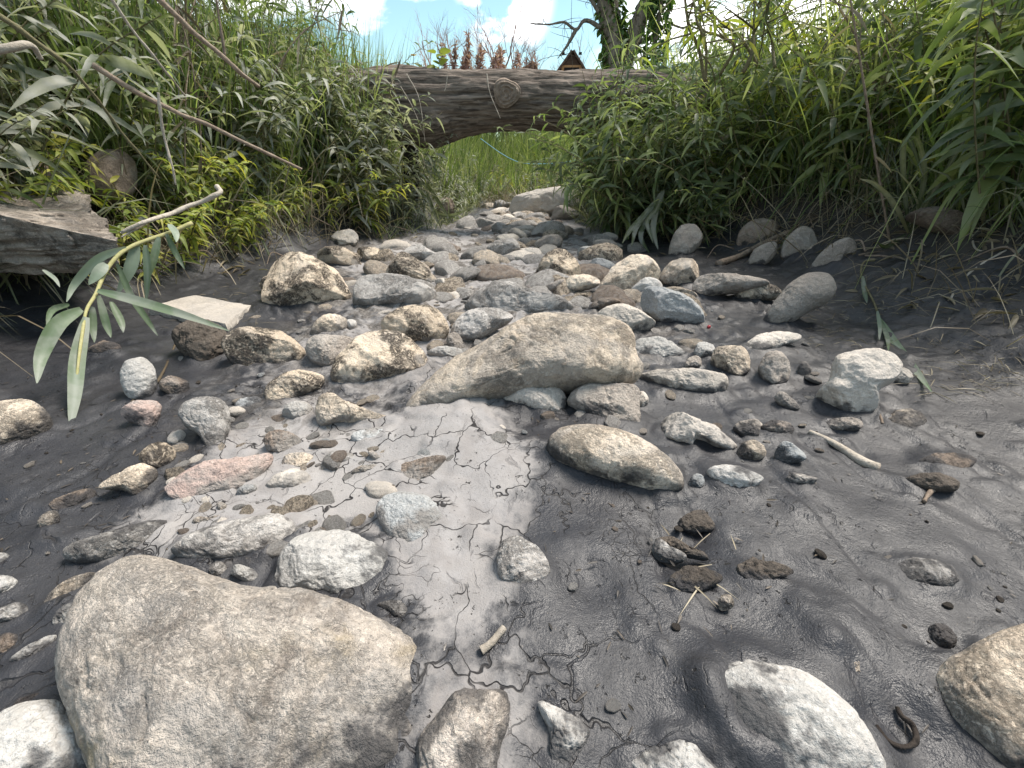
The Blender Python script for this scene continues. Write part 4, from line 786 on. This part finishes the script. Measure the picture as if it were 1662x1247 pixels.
def far_trees(n, label, group, h, seeds, ypos, xs, spread, up, mat):
    ps = []
    for sdd in seeds:
        root = empty('bare_tree'); g, tips = bare_tree(h, h*.026, sdd, spread, 4, 5, up); g.build('crown', M[mat], root); ps.append(root)
    for j in range(n):
        p = ps[j % len(ps)]; o = p if j < len(ps) else copy_tree(p); x = xs[j]; y = ypos+random.uniform(-6, 6); q = at(x, 200, y)
        s = random.uniform(.75, 1.15); o.location = (q[0], y, float(H(q[0], y))); o.scale = (s, s, s); o.rotation_euler = (0, 0, random.uniform(0, 6.28)); tag(o, label, 'tree', group)
far_trees(16, 'slender reddish bare tree in the distant row beyond the log', 'reddish bare trees in the distance', 6.2, (61, 62, 63, 64), 48, [770, 788, 806, 822, 838, 850, 868, 880, 898, 914, 960, 1080, 1100, 1130, 700, 735], .42, 1.0, 'fartwig')

def gable(name, c, w, l, wall, roof, over, mroof, mwall, rz):
    o = empty(name, c, rz); hw_ = w/2
    V = np.array([(-hw_, 0, 0), (hw_, 0, 0), (hw_, 0, wall), (0, 0, wall+roof), (-hw_, 0, wall), (-hw_, l, 0), (hw_, l, 0), (hw_, l, wall), (0, l, wall+roof), (-hw_, l, wall)])
    F4 = np.array([(0, 1, 2, 4), (4, 2, 3, 3), (6, 5, 9, 7), (7, 9, 8, 8), (0, 4, 9, 5), (1, 6, 7, 2)]); mk('wall', V, F4, mwall, o, {'tint': np.zeros(10)}, False)
    for s_ in (-1, 1):
        a = np.array([0, 0, wall+roof+.02]); b = np.array([s_*(hw_+over), 0, wall-over*roof/hw_+.02]); n_ = nrm(np.cross([0, s_, 0], b-a))*.10; n_ = n_ if n_[2] > 0 else -n_
        q = [a+[0, -over, 0], b+[0, -over, 0], b+[0, l+over, 0], a+[0, l+over, 0]]; V = np.array(q+[p_+n_ for p_ in q])
        mk('roof', V, np.array([(0, 1, 2, 3), (7, 6, 5, 4), (0, 4, 5, 1), (1, 5, 6, 2), (2, 6, 7, 3), (3, 7, 4, 0)]), mroof, o, {'tint': np.zeros(8)}, False)
    return o
def boxmesh(name, c, d, mat, parent):
    V = np.array([(x, y, z) for x in (-.5, .5) for y in (-.5, .5) for z in (-.5, .5)])*np.array(d)+np.array(c)
    return mk(name, V, np.array([(0, 1, 3, 2), (4, 6, 7, 5), (0, 4, 5, 1), (2, 3, 7, 6), (0, 2, 6, 4), (1, 5, 7, 3)]), mat, parent, {'tint': np.zeros(8)}, False)
yb = 30.; pk = at(929, 85, yb); gz0 = float(H(pk[0], yb)); roofh = 2.6; wl = pk[2]-gz0-roofh
cab = gable('cabin', (pk[0], yb, gz0), 4.2, 7, wl, roofh, .3, M['boards'], M['boards'], math.radians(-4))
tag(cab, 'dark timber cabin with a steep gable showing over the log', 'cabin')
wz = at(929, 117, yb)[2]-gz0
f_ = boxmesh('window', (0, -.04, wz), (1.15, .10, .62), M['frame'], cab); boxmesh('pane', (0, -.095, wz), (.85, .03, .40), M['void'], f_)
for s_ in (-.5, .45): boxmesh('vent', (s_, -.02, wz+.85), (.16, .08, .12), M['void'], cab)
for k in range(9): pass
sh = at(1190, 100, 26); g0 = float(H(sh[0], 26))
shed = gable('shed', (sh[0]+1.2, 26, g0), 9.5, 5, sh[2]-g0-.35, .6, .3, M['paleroof'], M['paleroof'], math.radians(0))
tag(shed, 'long low shed with a pale sheet roof beyond the right bank', 'shed')
lt = at(893, 119, 28); g0 = float(H(lt[0], 28)); ln_ = gable('outbuilding', (lt[0], 28.5, g0), 1.6, 2.4, lt[2]-g0-.3, .35, .15, M['boards'], M['boards'], .1); tag(ln_, 'small dark lean-to left of the gabled cabin', 'outbuilding')

# branchy saplings silhouetted on the right
def sapling(pts, Y, r0, seed, nl, label, mat='leaf_yellow'):
    r = np.random.default_rng(seed); base = at(*pts[0], Y); base[2] = min(base[2], base[2]); o = empty('sapling', base); b = np.array(base); g = Geo(); lv = Geo()
    P = spline([at(x, y, Y)-b for x, y in pts], 30); P[:, 1] += .06*np.sin(np.linspace(0, 5, 30)+seed); V, F_ = tube(P, r0, r0*.4, 7, None, .002, seed); g.add(V, F_); ends = [P]
    for k in range(7):
        a = P[r.integers(6, 30)]; d = nrm(r.normal(0, 1, 3)*np.array([1, .7, .5])+[0, 0, .5]); Lb = r.uniform(.12, .4); Q = spline([a, a+d*Lb*.5+r.normal(0, .02, 3), a+d*Lb+r.normal(0, .05, 3)], 9); V, F_ = tube(Q, r0*.5, r0*.2, 5); g.add(V, F_); ends.append(Q)
    A = np.concatenate([e_[len(e_)//3:] for e_ in ends]); B = A[r.integers(0, len(A), nl)]
    V, F_, T = ribbons(B, r.normal(0, 1, (nl, 3))+[0, 0, .2], r.uniform(.06, .13, nl), r.uniform(.014, .026, nl), r.uniform(.2, .8, nl), 4, None, 'lance', seed=seed); lv.add(V, F_, T)
    g.build('stem', M['stem'], o); lv.build('leaves', M[mat], o); return tag(o, label, 'sapling')
sapling([(1150, 130), (1140, 80), (1115, 40), (1105, -10), (1110, -60)], 3.3, .012, 1, 26, 'leftmost bare-legged sapling rising against the sky on the right bank')
sapling([(1152, 130), (1145, 75), (1125, 40), (1120, 0), (1100, -60)], 3.2, .009, 2, 26, 'thin sapling crossing the leftmost one on the right bank')
sapling([(1170, 120), (1185, 80), (1160, 60), (1140, 40), (1150, -40)], 3.3, .010, 3, 30, 'sapling with a looping crooked stem against the sky')
sapling([(1200, 120), (1215, 85), (1225, 55), (1240, 20), (1250, -50)], 3.1, .013, 4, 34, 'dark-stemmed sapling leaning right beside the bright grass')
sapling([(1222, 110), (1200, 60), (1175, 30), (1145, -5), (1140, -60)], 3.3, .010, 5, 34, 'sapling leaning left across the sky gap')
sapling([(1255, 110), (1262, 60), (1245, 20), (1250, -40)], 3.0, .009, 6, 60, 'leafy sapling at the edge of the bright right grass', 'leaf_green')

# leaf sprout and flower on the log, grasses drooping over it
o = empty('seedling', at(712, 117, 4.7)); b = np.array(o.location); r = np.random.default_rng(5)
g = Geo(); g.add(*tube([np.zeros(3), [.01, 0, .08], [0, 0, .17]], .004, .002, 5, 8)); g.build('stem', M['stem'], o)
B = np.column_stack([r.normal(0, .02, 9), r.normal(0, .015, 9), r.uniform(.02, .16, 9)]); D = np.column_stack([np.tile([1, -1], 5)[:9]*1., r.normal(0, .4, 9), r.uniform(.1, 1, 9)])
mk('leaves', *ribbons(B, D, r.uniform(.07, .11, 9), .055, .3, 5, .9, 'round', seed=4)[:2], M['leaf_yellow'], o, {'tint': np.full(9*18, .6)}); tag(o, 'fresh round-leaved seedling sprouting from the log top', 'seedling')
o = empty('flower', at(672, 118, 4.9)); g = Geo(); g.add(*tube([np.zeros(3), [0, 0, .06], [.01, 0, .13]], .003, .002, 5, 6)); g.build('stem', M['stem'], o)
a = np.arange(10)*.63; V, F_, T = ribbons(np.tile([.01, 0, .13], (10, 1)), np.column_stack([np.cos(a), np.sin(a), .5+0*a]), .035, .014, .3, 3, .5, 'round'); mk('petals', V, F_, M['flower'], o, {'tint': T}); tag(o, 'single yellow flower behind the left end of the log', 'flower')

# blue cord across the gap
V, F_ = tube([at(780, 225, 7.4), at(815, 250, 7.3), at(845, 264, 7.2), at(880, 266, 7.1), at(920, 263, 7), at(960, 252, 6.9), at(1000, 238, 6.8)], .005, .005, 6, 40); tag(mk('cord', V, F_, M['rope']), 'thin pale blue cord sagging across the gap beneath the log', 'cord')

# ------------------------------------------------------------------ sticks and stems
def stick(label, pts, r0, r1, mat, name='stick', cat='stick', wob=.002, n=40, onground=False):
    P = [ground(x, y)+np.array([0, 0, r0*.8]) for x, y in pts] if onground else [at(*p) for p in pts]
    if not onground and len(P) > 3: P = spline(P, 22); jt = np.stack([fbm(np.column_stack([P[:, 0]*4, P[:, 1]*4, P[:, 2]*4+q_]), 3, q_+7) for q_ in range(3)], 1); P = P+.028*jt*np.sin(np.linspace(0, np.pi, 22))[:, None]
    V, F_ = tube(P, r0, r1, 8, n, wob, int(abs(pts[0][0]))); return tag(mk(name, V, F_, M[mat]), label, cat)
stick('thick brown dead stem slanting down through the left bank leaves', [(150, 105, 1.9), (205, 140, 1.95), (290, 185, 2.05), (390, 230, 2.15), (490, 275, 2.3)], .0105, .006, 'deadstem', 'dead_branch', 'branch')
stick('dead stem slanting from the top edge into the left bank', [(230, -30, 1.9), (265, 5, 1.95), (340, 75, 2.05), (385, 115, 2.1), (420, 140, 2.2)], .011, .007, 'deadstem', 'dead_branch', 'branch')
stick('thin pale straw stem crossing the left bank diagonally', [(175, -10, 1.7), (215, 50, 1.75), (260, 105, 1.8), (300, 155, 1.9)], .005, .003, 'twig', 'straw', 'stem')
stick('upright reddish dead stalk among the left grasses', [(365, 90, 2.2), (358, 45, 2.2), (348, -20, 2.2)], .006, .004, 'deadstem', 'dead_branch', 'branch')
stick('pale grey branch end poking in at the left edge', [(-30, 90, 1.35), (20, 88, 1.38), (50, 82, 1.42), (66, 95, 1.45)], .012, .006, 'twig', 'branch', 'branch')
stick('dark green flat stalk hanging across the near left bank', [(-10, 20, 1.3), (60, 70, 1.35), (120, 120, 1.4), (190, 210, 1.5), (260, 290, 1.6)], .007, .003, 'stem', 'stalk', 'stem')
stick('thin pale stalk hanging vertically behind the dead stem', [(257, 150, 1.8), (262, 200, 1.8), (275, 250, 1.8), (285, 300, 1.8)], .005, .003, 'twig', 'straw', 'stem')
stick('broken pale stick with a hooked end above the layered slab tip', [(196, 378, 1.55), (235, 357, 1.6), (275, 338, 1.7), (320, 325, 1.78), (345, 318, 1.8), (358, 312, 1.82), (352, 303, 1.84)], .006, .010, 'twig')
stick('second thinner prong beneath the hooked pale stick', [(197, 385, 1.54), (220, 372, 1.58), (240, 360, 1.62)], .003, .005, 'twig', 'twig', 'twig')
stick('dark driftwood stick lying on the right bank', [(1165, 432), (1200, 420), (1240, 398), (1285, 378)], .022, .014, 'deadstem', onground=True)
stick('bleached driftwood splinter on mud below the cigar-shaped stone', [(1312, 703), (1345, 718), (1372, 735), (1395, 750), (1423, 763)], .005, .013, 'twig', onground=True)
stick('crooked pale twig lying on the mud at the far right', [(1540, 490), (1560, 458), (1590, 432), (1632, 408)], .005, .003, 'twig', 'twig', 'twig', onground=True)
stick('bent dry rootlet on mud at the upper right', [(1606, 412), (1583, 405), (1578, 385), (1583, 365), (1602, 357)], .004, .003, 'twig', 'twig', 'twig', onground=True)
stick('short bleached twig sticking from a black hole in the mud', [(781, 1060), (797, 1048), (818, 1022)], .006, .004, 'twig', 'twig', 'twig', onground=True)
stick('dark curled root lying on mud by the lower right boulder', [(1420, 1180), (1440, 1205), (1465, 1215), (1485, 1205), (1480, 1180), (1462, 1165), (1455, 1150)], .0032, .0022, 'rot', 'root', 'root', onground=True)
stick('bent golden straw with its top broken left of the muddy clod', [(215, 655), (250, 628), (268, 600), (285, 560)], .004, .003, 'dry', 'straw', 'straw', onground=True)
stick('short reddish twig right of the L-shaped boulder', [(1420, 662), (1427, 675), (1432, 690)], .004, .003, 'deadstem', 'twig', 'twig', onground=True)
stick('reddish brown leaf stalk on the dark mossy clod', [(1525, 792), (1510, 800), (1498, 818)], .006, .003, 'deadstem', 'twig', 'twig', onground=True)
for q, lb in (([(660, 120, 4.4), (680, 160, 4.38), (690, 230, 4.36)], 'thin dry tendril hanging over the left of the log'), ([(650, 140, 4.4), (670, 175, 4.38), (688, 220, 4.36)], 'curved dry tendril left of another on the log'), ([(790, 120, 4.42), (795, 150, 4.4), (812, 192, 4.38)], 'dry grass stalk hanging over the log by its knot'), ([(726, 122, 4.42), (724, 140, 4.41), (721, 148, 4.4)], 'short dry rootlet hanging under the seedling on the log')):
    stick(lb, q, .004, .002, 'twig', 'tendril', 'tendril')
stick('loop of dry root dangling under the left end of the log', [(640, 245, 4.3), (665, 235, 4.3), (685, 255, 4.32), (690, 270, 4.35)], .004, .002, 'twig', 'root', 'root')
stick('arched dry stalk leaning on the mud right of the left grasses', [(880, 400), (885, 455), (895, 470)], .006, .003, 'twig', 'twig', 'twig', onground=True) if False else None

def hero_leaf(g, path, wpx, Ys, tint, seed):
    wpx *= .82; P = spline([at(x, y, Yv) for (x, y), Yv in zip(path, np.interp(np.linspace(0, 1, len(path)), [0, 1], Ys))], 16)
    dep = np.abs((P-EYE)@FWD); w0 = wpx/831*TX*dep.mean()/2; t = np.linspace(0, 1, 16); w = w0*np.sin(np.pi*np.clip(t*.94+.05, 0, 1)**.8)**.7
    T = nrm(np.gradient(P, axis=0)); vd = nrm(P-EYE); sdv = nrm(np.cross(T, vd)); r = np.random.default_rng(seed); nn2 = nrm(np.cross(sdv, T)); tw = r.uniform(-.5, .5)
    sdv = sdv*math.cos(tw)+nn2*math.sin(tw); nn2 = nrm(np.cross(sdv, T)); nn2 = nn2*np.sign((nn2*vd).sum(1, keepdims=True))
    cols = [P+sdv*(w*f)[:, None]-nn2*(w*.22*abs(f))[:, None]+nn2*(.0008*np.sin(t*40+f)[:, None]) for f in (-1, -.5, 0, .5, 1)]
    V = np.stack(cols, 1).reshape(-1, 3); i = np.arange(15)[:, None]*5+np.arange(4)[None]; F_ = np.stack([i, i+1, i+6, i+5], -1).reshape(-1, 4); tt = np.tile([0, .12, .4, .12, 0], 16)+tint+.15*(r.random(len(V))-.5); return V, F_, np.clip(tt, 0, 1)
wl_ = empty('willow_branch', at(310, 365, 1.62)); tag(wl_, 'bent willow branch with long silty leaves hanging down to the left mud', 'branch'); b = np.array(wl_.location)
sp = [(312, 362, 1.62), (275, 378, 1.56), (225, 395, 1.48), (195, 412, 1.42), (172, 440, 1.36), (155, 478, 1.28), (140, 505, 1.22), (133, 545, 1.15), (127, 590, 1.08), (122, 640, 1.02)]
V, F_ = tube([at(*p)-b for p in sp], .0075, .003, 8, 50, .0008, 2); mk('stem', V, F_, M['yellowstem'], wl_)
for k, (pp, w, Ys, ti) in enumerate([([(205, 402), (160, 420), (122, 460), (108, 490)], 15, (1.44, 1.30), .95), ([(172, 428), (160, 442), (144, 462)], 19, (1.36, 1.30), 1.), ([(222, 396), (212, 435), (190, 478)], 21, (1.48, 1.40), .95), ([(236, 398), (240, 440), (237, 492)], 14, (1.48, 1.42), .5),
        ([(275, 364), (284, 378), (286, 393)], 14, (1.56, 1.5), .9), ([(158, 472), (220, 488), (300, 512), (372, 537)], 19, (1.28, 1.34), .35), ([(132, 502), (95, 525), (68, 575), (60, 622)], 26, (1.22, 1.00), .2), ([(140, 515), (126, 580), (121, 640), (114, 698)], 25, (1.2, .90), .5),
        ([(190, 428), (213, 480), (238, 518), (256, 545)], 12, (1.42, 1.34), .15), ([(112, 494), (85, 503), (75, 527)], 12, (1.24, 1.16), .2), ([(150, 498), (150, 530), (153, 556)], 14, (1.26, 1.2), .3), ([(258, 385), (250, 420), (240, 455)], 14, (1.52, 1.46), .3), ([(270, 380), (285, 410), (300, 437)], 11, (1.54, 1.5), .1),
        ([(70, 438), (88, 452), (97, 466)], 8, (1.45, 1.4), .8), ([(180, 490), (195, 520), (200, 540)], 13, (1.34, 1.28), .1), ([(160, 480), (172, 525), (180, 548)], 13, (1.30, 1.24), .15)]):
    V, F_, T = hero_leaf(None, pp, w, Ys, ti, k); mk('leaf', V-b, F_, M['willow'], wl_, {'tint': T})
gb = empty('grass_stalk', at(1400, 430, 1.9)); tag(gb, 'long bent grass stalk drooping over the L-shaped boulder on the right', 'grass stalk'); b = np.array(gb.location)
q = [(1420, 423), (1402, 426), (1398, 450), (1418, 490), (1428, 520)]
V, F_ = tube([ground(x, y)*.985+EYE*.015-b for x, y in q], .005, .004, 7, 30); mk('stem', V, F_, M['stem'], gb)
def gp(pts, lift): return [(x, y) for x, y in pts]
for k, (pp, w, ti) in enumerate([([(1428, 518), (1455, 560), (1485, 600), (1512, 636)], 14, .5), ([(1400, 448), (1403, 475), (1407, 492)], 9, .6), ([(1430, 520), (1440, 548), (1442, 570)], 8, .2), ([(1424, 505), (1428, 530), (1427, 552)], 7, .8)]):
    Ya = ground(*pp[0])[1]*.97; Yb = ground(*pp[-1])[1]*.96; V, F_, T = hero_leaf(None, pp, w, (Ya, Yb), ti, 40+k); mk('leaf', V-b, F_, M['willow'], gb, {'tint': T})
def tuft(label, px, py, leaves, mat, w):
    g0 = ground(px, py); o = empty('grass_tuft', g0); b = np.array(o.location); g = Geo()
    for k, pp in enumerate(leaves):
        Yv = g0[1]; V, F_, T = hero_leaf(None, pp, w, (Yv, Yv*.93), (k*.37) % 1, 60+k); g.add(V-b, F_, T)
    g.build('blades', M[mat], o); return tag(o, label, 'grass tuft')
tuft('pale arching grass tuft by the flattish rock on the right bank', 1475, 380, [[(1475, 380), (1465, 260), (1475, 225), (1500, 290)], [(1478, 380), (1500, 290), (1490, 230), (1475, 222)], [(1470, 370), (1520, 310), (1560, 290), (1600, 270)], [(1470, 380), (1440, 400), (1425, 395)], [(1478, 375), (1510, 320), (1560, 235), (1590, 170)], [(1475, 380), (1450, 330), (1420, 300), (1395, 290)]], 'grass_dull', 9)
tuft('hanging wilted leaf clump at the right margin of the stream', 1055, 400, [[(1075, 310), (1050, 355), (1040, 385), (1055, 412)], [(1070, 320), (1045, 350), (1022, 375), (1010, 395)], [(1068, 330), (1060, 370), (1068, 405)], [(1065, 335), (1035, 365), (1025, 400)], [(1078, 308), (1065, 340), (1050, 360), (1060, 395)]], 'leaf_silty', 11)
tuft('pale long-bladed grass tuft arching to the stream at the left margin', 700, 350, [[(660, 270), (690, 310), (705, 345), (716, 372)], [(672, 275), (700, 310), (720, 340), (735, 362)], [(665, 290), (685, 320), (695, 350)], [(700, 345), (730, 350), (760, 340)], [(655, 280), (645, 320), (650, 355)]], 'grass_dull', 7)

# ------------------------------------------------------------------ litter on the mud
def litter(name, n, boxes, lmin, lmax, w, mat, seed):
    r = np.random.default_rng(seed); pts = []
    for (x0, y0, x1, y1, wt) in boxes:
        for k in range(int(n*wt)): g0 = ground(r.uniform(x0, x1), r.uniform(y0, y1)); pts.append(g0)
    B = np.array(pts)+[0, 0, .003]; m = len(B); a = r.uniform(0, 6.28, m)
    V, F_, T = ribbons(B, np.column_stack([np.cos(a), np.sin(a), r.uniform(-.02, .25, m)]), r.uniform(lmin, lmax, m), w*r.uniform(.5, 1.5, m), r.uniform(.1, .35, m), 3, None, 'blade', seed=seed)
    tag(mk(name, V, F_, M[mat], attrs={'tint': T}), kind='stuff')
litter('straw_litter', 700, [(1290, 430, 1660, 520, .4), (1300, 480, 1450, 560, .25), (1480, 540, 1660, 640, .2), (250, 370, 430, 560, .25), (1050, 860, 1200, 960, .02), (480, 360, 760, 420, .15)], .02, .09, .0022, 'dry', 31)
litter('dark_litter', 900, [(880, 640, 1650, 1200, .2), (0, 560, 300, 900, .2), (1290, 430, 1660, 640, .5), (480, 520, 900, 760, .2)], .005, .022, .003, 'clodlit', 32)
def fallen(n, boxes, seed):
    r = np.random.default_rng(seed); pts = []
    for (x0, y0, x1, y1, wt) in boxes:
        for k in range(int(n*wt)): pts.append(ground(r.uniform(x0, x1), r.uniform(y0, y1)))
    B = np.array(pts)+[0, 0, .006]; m = len(B); a = r.uniform(0, 6.28, m)
    V, F_, T = ribbons(B, np.column_stack([np.cos(a), np.sin(a), r.uniform(0, .5, m)]), r.uniform(.05, .13, m), r.uniform(.010, .02, m), r.uniform(.2, .6, m), 4, None, 'lance', None, .4, seed)
    tag(mk('fallen_leaves', V, F_, M['dry'], attrs={'tint': T}), kind='stuff')
fallen(420, [(1060, 350, 1660, 420, .45), (1350, 410, 1660, 520, .1), (230, 370, 440, 450, .25), (440, 340, 720, 390, .2)], 71)
for j in range(26):
    px, py = (random.uniform(1080, 1650), random.uniform(355, 430)) if j < 16 else (random.uniform(240, 640), random.uniform(360, 430)); g0 = ground(px, py); a = random.uniform(0, 6.28); Ls = random.uniform(.1, .3)
    P = spline([g0+[0, 0, .03], g0+np.array([math.cos(a)*Ls*.5, math.sin(a)*Ls*.5, random.uniform(.02, .09)]), g0+np.array([math.cos(a+.5)*Ls, math.sin(a+.5)*Ls, -.02])], 14); V, F_ = tube(P, .005, .0025, 5, None, .001, j)
    tag(mk('root', V, F_, M['deadstem']), 'dry bare root poking from the crumbled bank foot', 'root', 'bare roots at the bank foot')
o = rock('tiny red berry on mud below the blue-grey angular rock', 'redberry', '1147,531 1149,528 1153,528 1154,532 1150,534', name='berry', cat='berry')
